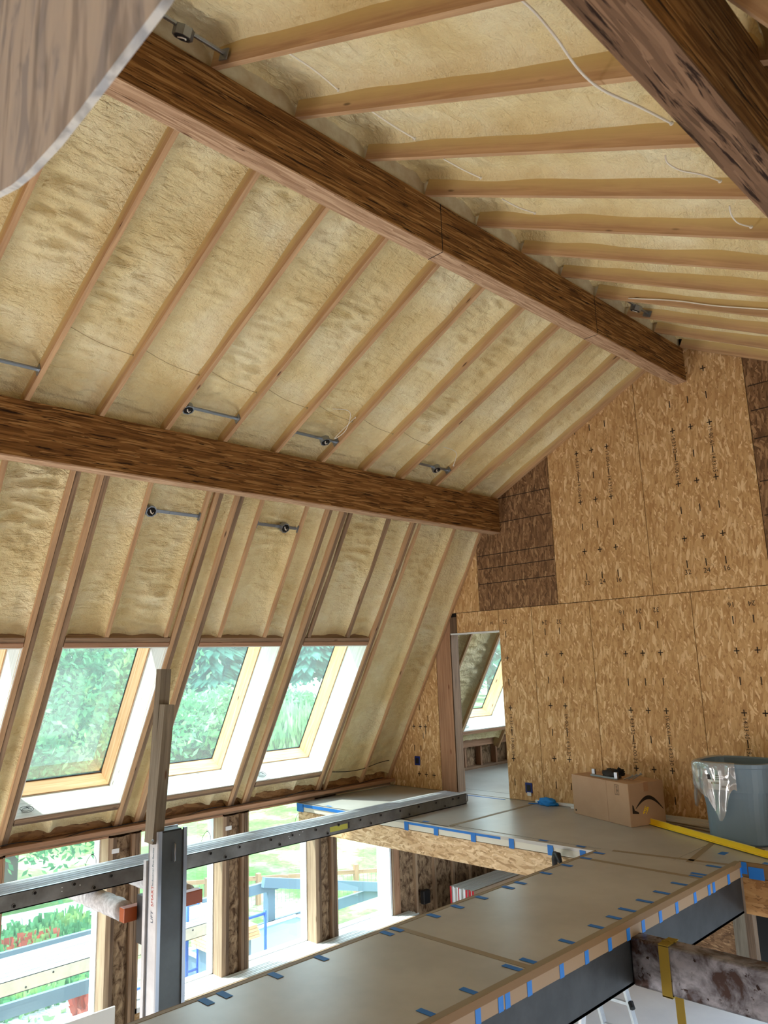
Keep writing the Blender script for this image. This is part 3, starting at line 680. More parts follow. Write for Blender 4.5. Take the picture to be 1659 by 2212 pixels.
for x0, x1, z0, z1 in ((-8.4, -6.88, F, 2.0), (-6.88, -6.045, .383, 3.5), (-6.045, 1.44, F, 3.7)):
    pol = clip([(x0, z0), (x1, z0), (x1, z1), (x0, z1)], [(a, b, c + .2) for a, b, c in HPS]); core.prism([(a, D + T, c) for a, c in pol], 0, (0, .13, 0))
part('wall_core', core, M_HOLE, wall_end)
def nails(pts):
    pass
# outlets
for (x, z, l, c2) in ((-7.572, -1.318, 'small blue outlet box on the narrow OSB triangle beside the doorway', 0), (-5.741, -1.523, 'blue outlet box with white cover tab low on the wall past the doorway', 1)):
    r = root('outlet_box', (x, D - .01, z - .05), l, 'outlet box', 'blue outlet boxes on the gable wall')
    mb = MB(); mb.box(x - .05, x + .05, D - .012, D, z - .06, z + .06); smod(part('box_body', mb, M_EBLUE, r), .008, 2)
    mb = MB(); mb.box(x - .028, x + .03, D - .014, D - .012, z - .035, z + .035); part('box_recess', mb, M_BLACK, r)
    if c2: mb = MB(); mb.box(x - .02, x + .035, D - .02, D - .014, z - .09, z - .05); part('cover_tab', mb, M_WHITE, r)

mb = MB(); mb.box(-8.46, 1.8, -3.1, -3.0, -4.65, 3.9); single('wall_front', mb, M_OSB, kind='structure')
mb = MB(); mb.box(1.74, 1.80, -3, 12, -2.0, -.9); mb.box(1.74, 1.80, -3, 5.2, -4.65, -2.0); mb.box(1.74, 1.80, 5.2, 12, -4.65, -4.4)
single('wall_right', mb, M_OSB, kind='structure')
# ------------------------------------------------------------------ next room through the doorway
for i in range(7):
    y = 8.6 + .4 * i
    single('pony_stud', MB().box(-8.29, XW, y - .019, y + .019, F + .04, -1.33), M_PINK, 'short stud of the low wall under the next room skylight, %s from the doorway wall' % ORD[i], 'stud', 'pony wall studs')
single('pony_plate', MB().box(-8.30, -8.08, 8.25, 11.3, -1.33, -1.20), M_PINK, 'pinkish top plate of the low wall in the next room', 'plate board')
single('pony_plate', MB().box(-8.30, -8.10, 8.25, 11.3, F, F + .04), M_OLD, 'bottom plate of the low wall in the next room lying on the floor', 'plate board')
single('insulation_batt', MB().box(-8.42, -8.22, 8.25, 11.3, F, -1.33), M_BATT, 'brown insulation in the low wall of the next room', 'insulation')
mb = MB()
for i in range(2):
    mb = MB(); y0 = 9.46 + .52 * i
    for a in range(12):
        for b in range(7):
            u, v = a / 11, b / 6; yy = y0 + .44 * u; rr = .11 * math.sin(math.pi * u) ** .3
            mb.v.append((-8.10 + .09 * math.sin(math.pi * v) * math.sin(math.pi * u) ** .4 + .01 * noise.noise(Vector((yy * 14, v * 5, i))) - .05 * v, yy, -1.20 + .17 * v))
    for a in range(11):
        for b in range(6): q = a * 7 + b; mb.f.append((q, q + 1, q + 8, q + 7)); mb.uv += [(0, 0)] * 4; mb.mi.append(0)
    single('insulation_batt', mb, M_BATTY, ['yellow insulation roll below the next room skylight, the one by the doorway post', 'yellow insulation roll below the next room skylight, the one by the OSB wall edge'][i], 'insulation', smooth=True, recalc=False)
single('skylight_sill', MB().frame(SL.at(9.36, 3.11, 0), (0, 1, 0), SL.dv, SL.n, 1.2, .05, .2), M_PINK, 'pinkish sill board under the skylight of the next room', 'sill')

# ------------------------------------------------------------------ floors
single('floor', MB().box(-8.46, 3, -3, 11.5, -4.75, -4.65), M_CONC, kind='structure')
lf = root('loft_floor', (-5, 8, F - .1), kind='structure', label='loft floor deck covered with protection board in front of the gable wall', cat='floor')
part('deck_slab', MB().box(-8.10, -2.76, 6.42, 8.0, F - .1, F - .004), M_BOARD, lf); part('deck_slab', MB().box(-2.76, 1.4, 6.79, 8.0, F - .1, F - .004), M_BOARD, lf); part('deck_slab', MB().box(-8.10, 1.4, 8.0, 11.4, F - .1, F - .004), M_BOARD, lf)
part('deck_slab', MB().box(-3.86, -2.78, .2, 6.42, F - .1, F - .004), M_BOARD, lf)
# protection sheets
for i, (x0, x1, y0, y1) in enumerate(((-8.09, -6.86, 6.40, 8.09), (-6.855, -5.60, 6.40, 8.09), (-5.595, -3.2, 6.49, 8.09), (-3.19, 1.3, 6.79, 8.09),
                                      (-8.09, -6.0, 8.12, 8.395), (-8.09, -4.5, 8.405, 11.3), (-3.865, -2.755, 6.10, 6.485), (-3.865, -2.755, 3.83, 6.095), (-3.865, -2.755, 1.3, 3.825), (-3.195, -2.755, 6.49, 6.79))):
    mb = MB().box(x0, x1, y0, y1, F - .004, F); part('protection_board', mb, M_BOARD, lf)
sm = MB()
for (x0, y0, x1, y1) in ((-3.86, 3.83, -2.76, 3.83), (-3.86, 6.10, -2.76, 6.10), (-3.75, 6.485, -2.74, 6.62), (-5.6, 6.45, -5.6, 8.08), (-3.07, 6.5, -3.19, 7.25)):
    L = math.hypot(x1 - x0, y1 - y0); sm.bar((x0, y0, F + .0008), (x1, y1, F + .0008), .05, .0016)
part('seam_tape', sm, M_SEAM, lf)
part('door_strip', MB().box(-6.86, -6.05, 8.0, 8.03, F, F + .0015), M_TAPE, lf)
# rims under the loft
single('rim_beam', MB().box(-8.10, -3.88, 6.42, 6.52, -2.01, F - .105), M_LSL, 'pale strand rim beam under the loft edge beside the walkway', 'beam')
single('rim_beam', MB().box(-2.76, 1.4, 6.78, 6.9, -2.075, F - .12), M_LVL, 'brown rim beam under the loft edge beyond the steel walkway end', 'beam')
part('edge_guard', MB().box(-8.09, -3.88, 6.385, 6.40, F - .09, F - .028), M_WHITEB, lf)
part('edge_guard', MB().box(-8.09, -3.88, 6.38, 6.42, F - .03, F), M_BOARD, lf)
part('edge_guard', MB().box(-2.755, 1.3, 6.765, 6.79, F - .11, F), M_KRAFT, lf)
tp = MB
def tapes(lst, parent, mat=M_TAPE):
    for b in lst: part('tape_strip', MB().box(*b), mat, parent)
tapes([(-8.08, -7.95, 6.378, 6.379, F - .10, F - .002), (-7.96, -7.0, 6.378, 6.3795, F - .04, F - .005), (-7.1, -7.03, 6.376, 6.378, F - .09, F),
       (-6.2, -4.9, 6.378, 6.3795, F - .035, F - .012)] + [(x - .03, x + .03, 6.376, 6.378, F - .10, F - .012) for x in (-6.17, -5.74, -5.24, -4.77, -4.33, -3.99)] +
      [(x, x + .09, 6.44, 6.48, F, F + .001) for x in (-7.6, -6.0, -4.5, -4.1)] + [(-3.0, -2.94, 6.9, 7.0, F, F + .001), (-2.6, -2.52, 6.80, 6.86, F, F + .001)] +
      [(-2.70, -2.58, 6.762, 6.765, F - .12, F - .03), (-2.757, -2.71, 6.762, 6.765, F - .09, F - .0)], lf)
# walkway dressing
wk = root('walkway', (-3.37, 3.6, F - .4), 'raised walkway on dark steel channels covered in grey protection board', 'walkway')
part('steel_channel', MB().box(-2.80, -2.77, .2, 6.76, -2.068, F - .1), M_STEEL, wk); part('channel_flange', MB().box(-2.98, -2.77, .2, 6.76, -2.068, -2.05), M_STEEL, wk)
part('steel_channel', MB().box(-3.85, -3.82, .2, 6.40, -2.068, F - .1), M_STEEL, wk)
part('edge_guard', MB().box(-2.768, -2.758, .2, 6.77, F - .115, F - .04), M_BEIGE, wk); part('edge_guard', MB().box(-2.770, -2.752, .2, 6.78, F - .042, F + .0015), M_KRAFT, wk, 'brown paper edge')
part('edge_guard', MB().box(-3.878, -3.868, .2, 6.38, F - .10, F + .0015), M_KRAFT, wk)
part('board_lip', MB().box(-3.870, -3.84, .2, 6.38, F + .0, F + .002), M_SEAM, wk); part('board_lip', MB().box(-2.80, -2.754, .2, 6.76, F + .0, F + .002), M_SEAM, wk)
for y in (2.3, 2.75, 3.05, 3.32, 3.51, 3.57, 3.77, 4.09, 4.363, 4.637, 4.873, 5.077, 5.324, 5.577, 5.879, 6.129, 6.215, 6.501, 6.76):
    part('tape_strip', MB().box(-2.757, -2.7555, y - .022, y + .022, F - .118, F - .035), M_TAPE, wk)
for y in (2.6, 3.035, 3.365, 3.761, 3.90, 4.3, 4.644, 4.872, 5.068, 5.316, 5.574, 5.858, 6.128, 6.201, 6.488):
    part('tape_strip', MB().box(-2.90 - .02 * (y % .3 > .15), -2.80, y - .02, y + .02, F + .002, F + .003), M_TAPE, wk)
for y in (2.39, 2.5, 2.833, 3.166, 3.71, 3.80, 4.156, 4.406, 4.677, 5.0, 5.156, 5.504, 5.811, 6.107, 6.33):
    part('tape_strip', MB().box(-3.845, -3.745, y - .022, y + .022, F + .002, F + .003), M_TAPE, wk)
# cross beam and strap
cb = root('steel_cross_beam', (-1.6, 4.97, -2.07), 'mottled grey steel tube beam meeting the walkway at a right angle', 'beam')
smod(part('steel_tube', MB().box(-2.768, 1.2, 4.90, 5.04, -2.07, -1.785), M_RUST, cb), .016, 3)
st = root('lifting_strap', (-2.5, 4.9, -2.9), 'yellow webbing strap looped around the steel cross beam and hanging down', 'strap')
sw = .065
part('strap_loop', MB().box(-2.57, -2.57 + sw, 4.893, 4.898, -2.08, -1.79), M_STRAP, st); part('strap_loop', MB().box(-2.57, -2.57 + sw, 4.893, 5.045, -1.785, -1.779), M_STRAP, st)
part('strap_loop', MB().box(-2.57, -2.57 + sw, 4.893, 5.045, -2.082, -2.074), M_STRAP, st); part('strap_tail', MB().bar((-2.50, 4.97, -2.08), (-2.47, 4.95, -3.4), .055, .005, (0, 1, 0)), M_STRAP, st)
mb = MB(); mb.tube([(-2.57 + .01 * k, 4.95 + .004 * k, -1.777 + .004 * math.sin(k * 2)) for k in range(9)], .005, 6); part('strap_fold', mb, M_STRAP, st)

# ------------------------------------------------------------------ aluminium stage plank and material lift
def plank(name, x0, x1, y0, y1, z0, h, label, holes_u, holes_l, main=True):
    r = root(name, ((x0 + x1) / 2, (y0 + y1) / 2, z0), label, 'scaffold plank')
    for x in (x0, x1 - .012):
        mb = MB(); mb.box(x, x + .012, y0, y1, z0, z0 + h); part('side_rail', mb, M_ALUD if main else M_ALU, r)
    for x in (x0, x1 - .045): mb = MB(); mb.box(x, x + .045, y0, y1, z0, z0 + .008); mb.box(x, x + .045, y0, y1, z0 + h - .006, z0 + h); part('rail_flange', mb, M_ALU, r)
    n = 5 if main else 3; w = (x1 - x0 - .04) / n
    for i in range(n):
        a = x0 + .02 + i * w; mb = MB(); mb.box(a + .006, a + w - .020, y0, y1 - .02, z0 + h - .02, z0 + h - .004)
        for k in range(3): q = a + .01 + (w - .03) * k / 2; mb.box(q, q + .005, y0, y1 - .02, z0 + h - .004, z0 + h + .003)
        part('deck_slat', mb, M_ALU, r)
    for i, y in enumerate(holes_u + holes_l):
        z = z0 + h * (.74 if y in holes_u else .26)
        mb = MB(); mb.tube([(x1 - .002, y, z), (x1 + .006, y, z)], .017, 14); e = part('rung_ferrule', mb, M_ALUD if main else M_ALU, r, smooth=False)
        mb = MB(); mb.tube([(x1 + .0061, y, z), (x1 + .0075, y, z)], .0115, 12); part('rung_hole', mb, M_HOLE, e)
    return r
up = [1.55, 1.85, 2.155, 2.456, 2.753, 3.052, 3.373, 3.67, 3.97, 4.273, 4.626, 4.88, 5.175, 5.475, 5.779, 6.079, 6.379, 6.68, 6.972, 7.275, 7.38]
lo = [1.7, 2.31, 2.914, 3.52, 4.125, 4.729, 5.328, 5.93, 6.525, 7.129]
pl = plank('scaffold_plank', -6.61, -6.26, 0.9, 7.53, F + .001, .122, 'long ribbed aluminium stage plank spanning the void and resting on the loft edge', up, lo)
part('end_cap', MB().box(-6.61, -6.26, 7.518, 7.53, F + .012, F + .11), M_BLACK, pl); part('end_bracket', MB().tube([(-6.27, 7.53, F + .02), (-6.27, 7.56, F + .03), (-6.27, 7.56, F + .10), (-6.27, 7.53, F + .11)], .008, 8), M_GALV, pl, smooth=True)
k = part('rail_sticker', MB().box(-6.2595, -6.2588, 3.46, 3.66, F + .045, F + .085), plain('sticker_blue', lin(60, 130, 190), .4), pl, 'small blue maker sticker')
mb = MB()
mb.box(-6.2587, -6.2584, 3.47, 3.50, F + .052, F + .078)
for i in range(2):
    for j in range(5): mb.box(-6.2587, -6.2584, 3.515 + .027 * j, 3.536 + .027 * j, F + .054 + .014 * i, F + .062 + .014 * i)
part('sticker_print', mb, M_WHITE, k)
part('rail_sticker', MB().box(-6.2595, -6.2588, 5.36, 5.60, F + .035, F + .085), plain('sticker_yellow', lin(176, 176, 70), .5), pl, 'faded yellow warning sticker')
part('rail_sticker', MB().box(-6.2595, -6.2588, 5.61, 5.625, F + .035, F + .095), M_BLACK, pl)
for y, z in ((2.66, .085), (2.66, .058), (2.80, .074), (5.01, .10), (4.84, .085), (4.97, .078), (4.85, .066)):
    part('drilled_hole', MB().tube([(-6.2596, y, F + z), (-6.2585, y, F + z)], .0045, 8), M_WHITE, pl)

lift = root('material_lift', (-5.5, 3.1, -4.65), 'aluminium mast of a material lift holding orange fork bar under the stage plank', 'lift')
part('mast_column', MB().box(-5.545, -5.425, 3.025, 3.20, -4.6, -1.16), plain('dark_anodised', lin(82, 88, 90), .45, .4, var=lin(70, 74, 76), scale=3), lift)
mb = MB(); mb.box(-5.43, -5.41, 2.995, 3.022, -4.6, -1.145); mb.box(-5.43, -5.41, 3.20, 3.228, -4.6, -1.145); mb.box(-5.56, -5.545, 2.995, 3.228, -4.6, -1.145)
part('mast_flange', mb, M_GALV, lift)
part('mast_side', MB().box(-5.545, -5.43, 2.997, 3.024, -4.6, -1.15), M_ALU, lift)
mb = MB(); mb.box(-5.60, -5.56, 2.98, 3.06, -4.6, -1.36); part('inner_mast', mb, M_ALU, lift)
part('mast_cap', MB().box(-5.54, -5.43, 3.03, 3.19, -1.16, -1.15), M_BLACK, lift)
mb = MB(); mb.tube([(-5.41, 3.12, -1.24), (-5.395, 3.12, -1.25), (-5.395, 3.12, -1.36), (-5.41, 3.12, -1.37)], .006, 8); part('mast_handle', mb, M_GALV, lift, smooth=True)
mb = text_mb('LIFT', .046, (-5.488, 2.9955, -1.775), (0, 0, 1), (-1, 0, 0), align='LEFT'); part('mast_lettering', mb, plain('print_grey', lin(70, 84, 110), .5), lift, 'grey LIFT lettering', recalc=False)
mb = text_mb('SMART', .046, (-5.488, 2.9955, -1.665), (0, 0, 1), (-1, 0, 0), align='LEFT'); part('mast_lettering', mb, plain('print_red', lin(190, 80, 70), .5), lift, 'red SMART lettering', recalc=False)
mb = text_mb('Industrial Pro Series', .032, (-5.488, 2.9955, -1.525), (0, 0, 1), (-1, 0, 0), align='LEFT'); part('mast_lettering', mb, plain('print_teal', lin(40, 90, 110), .5), lift, 'teal Industrial Pro Series lettering', recalc=False)
smod(part('fork_bar', MB().box(-5.80, -5.72, 2.90, 3.56, -1.80, -1.70), M_ORANGE, lift), .006, 2)
for y in (2.965, 3.50):
    f = part('fork', MB().box(-6.75, -5.80, y - .035, y + .035, -1.79, -1.72), M_ORANGE, lift)
    mb = MB(); mb.tube([(-6.75 + .05 * i, y, -1.750 + .003 * math.sin(i * 1.7)) for i in range(19)], [.074 + .003 * math.sin(i * 2.1) for i in range(19)], 20); part('carpet_pad', mb, M_PAD, f, 'grey carpet padding rolled round the fork', smooth=True)
part('carriage', MB().box(-5.72, -5.60, 3.0, 3.2, -1.95, -1.62), M_STEEL, lift)
for y in (2.75, 3.45): part('base_leg', MB().box(-6.6, -5.2, y - .04, y + .04, -4.65, -4.57), M_ALU, lift)
part('base_bar', MB().box(-5.56, -5.42, 2.75, 3.45, -4.65, -4.57), M_ALU, lift)
for nm, a, t0, z0, z1 in (('tall', (-5.575, 3.03), (-5.555, 3.085), -1.24, .022), ('short', (-5.49, 3.01), (-5.475, 3.075), -1.235, -.245)):
    mb = MB(); mb.bar((a[0], a[1], z0), (t0[0], t0[1], z1), .085, .075, (1, 0, 0))
    single('wood_post', mb, M_GREYW, 'weathered grey wood post standing on the lift mast, the %s one' % ('taller' if nm == 'tall' else 'shorter'), 'wood post', 'posts on the lift mast')
mb = MB(); mb.tube([(-5.44, 2.96, -1.20), (-5.42, 2.955, -1.20)], .008, 8); single('bolt', mb, M_GALV, 'small steel bolt through the foot of the grey wood posts', 'bolt')

# ------------------------------------------------------------------ things on the loft
fr = Vector((-4.07, 7.435, F)); d1 = Vector((-.935, .355, 0)).normalized(); d2 = Vector((.355, .935, 0)).normalized(); BL, BWd, BH = .91, .46, .415
bx = root('cardboard_box', fr + d1 * BL / 2 + d2 * BWd / 2, 'large brown cardboard box with a black curved arrow on its end', 'box')
mb = MB(); mb.frame(fr, d1, d2, (0, 0, 1), BL, BWd, BH); smod(part('box_body', mb, M_CARD, bx), .006, 2)
up3 = Vector((0, 0, 1))
mb = MB(); mb.frame(fr + up3 * (BH - .0005) + d2 * (BWd / 2 - .0015), d1, d2, up3, BL, .003, .001); part('flap_seam', mb, M_INK, bx)
mb = MB(); mb.frame(fr + up3 * (BH) + d2 * (BWd / 2 - .03), d1, d2, up3, BL, .06, .0008); mb.frame(fr - d1 * .001 + up3 * (BH - .09) + d2 * (BWd / 2 - .03), d1, d2, up3, .001, .06, .09); part('box_tape', mb, M_CTAPE, bx)
mb = MB(); mb.frame(fr - d2 * .0008 + d1 * .33 + up3 * .002, d1, d2, up3, .003, .0008, BH - .005); part('glue_seam', mb, plain('seam_brown', lin(150, 112, 84), .8), bx)
mb = MB(); mb.frame(fr - d2 * .0008 + d1 * .14 + up3 * .29, d1, d2, up3, .06, .0004, .004); mb.frame(fr - d2 * .0008 + d1 * .14 + up3 * .385, d1, d2, up3, .06, .0004, .004); mb.frame(fr - d2 * .0008 + d1 * .14 + up3 * .29, d1, d2, up3, .004, .0004, .099); mb.frame(fr - d2 * .0008 + d1 * .198 + up3 * .29, d1, d2, up3, .004, .0004, .099)
for k in range(6): mb.frame(fr - d2 * .0008 + d1 * .155 + up3 * (.305 + .013 * k), d1, d2, up3, .03, .0004, .005)
mb.frame(fr - d2 * .0008 + d1 * .86 + up3 * .03, d1, d2, up3, .02, .0004, .02)
part('printed_symbol', mb, M_INK, bx)
# curved arrow on the end face (end face spanned by d2 and up, outward -d1)
def ef(s, t): return fr - d1 * .0012 + d2 * s + up3 * t
mb = MB(); N = 22; up_, lo_ = [], []
for i in range(N + 1):
    q = i / N; s = .075 + .36 * q; arc = math.sin(math.pi * (q * .93 + .05)); th = .006 + .032 * math.sin(math.pi * min(1, q * 1.0)) ** .8
    c = .150 + .125 * arc - .02 * q + .0
    up_.append((s, c + th / 2)); lo_.append((s, c - th / 2))
for i in range(N): mb.face([ef(*up_[i]), ef(*up_[i + 1]), ef(*lo_[i + 1]), ef(*lo_[i])], [(0, 0)] * 4)
for tri in (((.035, .21), (.05, .20), (.062, .155)), ((.035, .21), (.062, .155), (.030, .128)), ((.030, .128), (.062, .155), (.10, .140)), ((.030, .128), (.10, .140), (.115, .128)), ((.030, .128), (.115, .128), (.11, .118))): mb.face([ef(*p) for p in tri], [(0, 0)] * 3)
part('curved_arrow', mb, M_INK, bx, 'black curved arrow mark', recalc=False)
mb = MB()
for (a, b) in (((.17, .125), (.205, .185)), ((.205, .11), (.24, .17)), ((.185, .14), (.225, .155)), ((.195, .16), (.235, .17)), ((.165, .118), (.195, .128))):
    pa, pb = Vector(ef(*a)), Vector(ef(*b)); mb.bar(pa, pb, .008, .001, d1)
part('yellow_mark', mb, M_YEL, bx, 'small yellow marks')
bt = F + BH
o = fr + d1 * .30 + d2 * .10 + up3 * BH
r = root('metal_bracket', o, 'silver metal bar bracket lying on top of the cardboard box', 'bracket')
mb = MB(); mb.bar(o + d1 * -.02 + up3 * .012, o + d1 * .36 + d2 * -.02 + up3 * .012, .03, .018); part('bracket_bar', mb, M_GALV, r)
for s in (-.02, .34): mb = MB(); mb.bar(o + d1 * s + up3 * .001, o + d1 * s + up3 * .075, .035, .03, (0, 1, 0)); part('bracket_end', mb, M_GALV, r)
def blob(c, rx, ry, rz, seed, n=18, amp=.35, ax=None):
    mb = MB(); a, b, u = (ax or (Vector((1, 0, 0)), Vector((0, 1, 0)), Vector((0, 0, 1)))); c = Vector(c)
    for i in range(n + 1):
        th = math.pi * i / n
        for j in range(2 * n):
            ph = math.pi * j / n; d = Vector((math.sin(th) * math.cos(ph), math.sin(th) * math.sin(ph), math.cos(th)))
            k = 1 + amp * noise.noise(d * 2.2 + Vector((seed, 0, 0))) + amp * .5 * noise.noise(d * 6 + Vector((0, seed, 0)))
            mb.v.append(tuple(c + a * d.x * rx * k + b * d.y * ry * k + u * max(d.z * rz * k, -rz * .6)))
    m_ = 2 * n
    for i in range(n):
        for j in range(m_): q = i * m_ + j; w = i * m_ + (j + 1) % m_; mb.f.append((q, w, w + m_, q + m_)); mb.uv += [(0, 0)] * 4; mb.mi.append(0)
    return mb
single('work_glove', blob(o + d1 * .12 + d2 * .06 + up3 * .035, .13, .07, .055, 3, ax=(d1, d2, up3)), M_GLOVE, 'crumpled dark work glove on the metal bracket on the box', 'glove', smooth=True)
single('work_glove', blob(o + d1 * .03 + d2 * .09 + up3 * .055, .05, .04, .045, 8, ax=(d1, d2, up3), amp=.6), M_HOLE, 'small black cloth lump peeking over the glove on the box', 'glove', smooth=True)
for i in range(3):
    mb = MB(); p = o + d1 * (-.10 - .03 * i) + d2 * (.03 + .03 * i) + up3 * .012; mb.tube([p, p + d1 * -.05 + d2 * .06 + up3 * (.03 + .01 * i)], .006, 8); mb.tube([p + d1 * -.05 + d2 * .06 + up3 * (.03 + .01 * i), p + d1 * -.06 + d2 * .075 + up3 * (.036 + .01 * i)], .012, 6)
    single('bolt', mb, M_GALV, 'grey bolt on the box top beside the bracket, %s from the bracket' % ORD[i], 'bolt', 'bolts on the cardboard box')
# level
pa, pb = Vector((-4.06, 7.72, F + .012)), Vector((-2.30, 6.84, F + .012)); ld = (pb - pa).normalized(); ln = Vector((-ld.y, ld.x, 0))
lv = root('spirit_level', (pa + pb) / 2 - Vector((0, 0, .012)), 'long yellow spirit level lying on the loft floor in front of the bin', 'spirit level')
mb = MB(); mb.bar(pa, pb, .06, .008); part('level_flange', mb, M_YEL, lv); mb = MB(); mb.bar(pa + up3 * .022, pb + up3 * .022, .022, .05); part('level_web', mb, M_YEL, lv)
for q in (.22, .78): p = pa.lerp(pb, q) + up3 * .048; mb = MB(); mb.bar(p - ld * .05, p + ld * .05, .016, .006); part('level_vial', mb, M_DARKW, lv, 'dark vial window')
for q in (.3,): pass
mb = MB(); mb.bar(pa + up3 * .0475, pb + up3 * .0475, .012, .0015); part('level_highlight', mb, M_CREAM, lv)
# bin
bc = Vector((-3.0, 7.53, F))
bn = root('trash_bin', bc, 'grey plastic trash bin with a clear liner hanging over its rim', 'bin')
def ring(hw, z, seg=48, p=3.2):
    out = []
    for i in range(seg):
        t = 2 * math.pi * i / seg; c, s = math.cos(t), math.sin(t); k = (abs(c) ** p + abs(s) ** p) ** (-1 / p); out.append((bc.x + hw * k * c * .98, bc.y + hw * k * s * .86, z))
    return out
def shell(prof, p=3.2):
    mb = MB(); R = [ring(h, F + z, p=p) for h, z in prof]; n = len(R[0])
    for i in range(len(R) - 1):
        for j in range(n): k = (j + 1) % n; mb.face([R[i][j], R[i][k], R[i + 1][k], R[i + 1][j]], [(0, 0)] * 4)
    return mb
part('bin_body', shell([(.02, .004), (.262, .004), (.280, .02), (.284, .20), (.290, .44), (.292, .45), (.322, .455), (.332, .66), (.345, .665), (.348, .70), (.330, .705), (.318, .69), (.30, .40), (.25, .03)]), M_BIN, bn, smooth=False)
for t in (-1.75, -2.6, -1.0):
    x = bc.x + .275 * math.cos(t); mb = MB(); c, s = math.cos(t), math.sin(t); k0 = (abs(c) ** 3.2 + abs(s) ** 3.2) ** (-1 / 3.2)
    p0 = (bc.x + .25 * k0 * c * .98, bc.y + .25 * k0 * s * .86, F + .02); p1 = (bc.x + .281 * k0 * c * .98, bc.y + .281 * k0 * s * .86, F + .45); mb.tube([p0, p1], .007, 8); part('bin_rib', mb, M_BIN, bn, smooth=True)
mb = MB(); yb = bc.y - .330 * .86
lx = bc.x - .16
for (a, b, c, d, mt) in ((0, .19, .46, .59, 'w'), (0, .19, .56, .60, 'd')):
    pass
lb = part('bin_label', MB().box(lx, lx + .19, yb - .008, yb - .002, F + .47, F + .60), M_WHITE, bn, 'white and black printed label'); 
part('label_band', MB().box(lx, lx + .19, yb - .0095, yb - .008, F + .555, F + .60), M_BLACK, lb)
mb = MB()
for i in range(9): mb.box(lx + .03 + .015 * i, lx + .041 + .015 * i, yb - .0105, yb - .0095, F + .582, F + .590)
for i in range(7): mb.box(lx + .04 + .015 * i, lx + .051 + .015 * i, yb - .0105, yb - .0095, F + .566, F + .574)
part('label_print', mb, M_WHITE, lb)
mb = MB(); mb.box(lx + .03, lx + .10, yb - .0095, yb - .008, F + .52, F + .535); mb.box(lx + .12, lx + .16, yb - .0095, yb - .008, F + .49, F + .51); part('label_print', mb, M_DARKW, lb)
mb = MB(); n, mm = 46, 16
for i in range(n):
    t = math.radians(128 + 158 * i / (n - 1)); c, s = math.cos(t), math.sin(t); k0 = (abs(c) ** 3.2 + abs(s) ** 3.2) ** (-1 / 3.2)
    drop = .20 + .04 * math.sin(i * .7) + .26 * math.exp(-((i - 37) / 5) ** 2) + .26 * math.exp(-((i - 15) / 8) ** 2)
    for j in range(mm):
        q = j / (mm - 1)
        if q < .15: rr = .30 + .06 * q / .15; z = .70 + .012 * math.sin(q / .15 * math.pi)
        else: rr = .365 + .04 * noise.noise(Vector((i * .33, q * 1.2, 1))) + .015 * noise.noise(Vector((i * .9, q * 3, 4))) + .03 * math.exp(-((i - 13) / 6) ** 2) * (1 + 1.6 * q); z = .70 - (q - .15) / .85 * drop
        mb.v.append((bc.x + rr * k0 * c * .98, bc.y + rr * k0 * s * .86, F + z))
for i in range(n - 1):
    for j in range(mm - 1): q = i * mm + j; mb.f.append((q, q + 1, q + mm + 1, q + mm)); mb.uv += [(0, 0)] * 4; mb.mi.append(0)
single('bin_liner', mb, M_FILM, 'clear crinkled plastic liner draped over the grey bin rim', 'bin liner', smooth=True, recalc=False)
# tools and strips
r = root('putty_knife', (-3.45, 7.55, F), 'putty knife with black and cream handle on the loft floor beside the bin', 'putty knife')
part('knife_handle', MB().bar((-3.47, 7.50, F + .018), (-3.34, 7.44, F + .018), .03, .03), M_BLACK, r); part('handle_grip', MB().bar((-3.45, 7.475, F + .012), (-3.345, 7.425, F + .012), .016, .022), M_CREAM, r); part('knife_blade', MB().bar((-3.60, 7.565, F + .008), (-3.47, 7.50, F + .012), .04, .002), M_GALV, r)
mb = MB(); mb.bar((-2.68, 7.62, F + .03), (-2.35, 7.60, F + .03), .07, .05); single('hand_tool', mb, M_RED, 'red hand tool partly hidden behind the grey bin', 'tool')
for i, (a, b, z, mt, l) in enumerate((((-5.62, 8.05), (-3.2, 8.05), .02, M_WHITE, 'long white trim strip lying closest to the gable wall behind the box'), ((-5.1, 7.99), (-3.15, 7.93), .008, M_WHITE, 'long white trim strip lying second from the gable wall behind the box'),
                                     ((-4.1, 7.93), (-3.2, 7.74), .006, M_GREYW, 'thin grey strip running from the box towards the bin, nearer the wall'), ((-4.05, 7.86), (-3.25, 7.62), .006, M_DARKW, 'thin dark strip running from the box towards the bin, nearer the level'))):
    mb = MB(); mb.bar((a[0], a[1], F + z), (b[0], b[1], F + z), .03 if i < 2 else .014, .03 if i < 2 else .010); single('trim_strip', mb, mt, l, 'trim strip')
single('cleaning_rag', blob((-5.42, 7.99, F + .03), .12, .06, .05, 5), M_RAG, 'crumpled bright blue rag on the floor against the gable wall', 'rag', smooth=True)
single('blue_tape_scrap', MB().bar((-5.66, 7.96, F + .006), (-5.5, 7.97, F + .012), .03, .006), M_TAPE, 'flat blue tape scrap beside the blue rag', 'tape scrap')

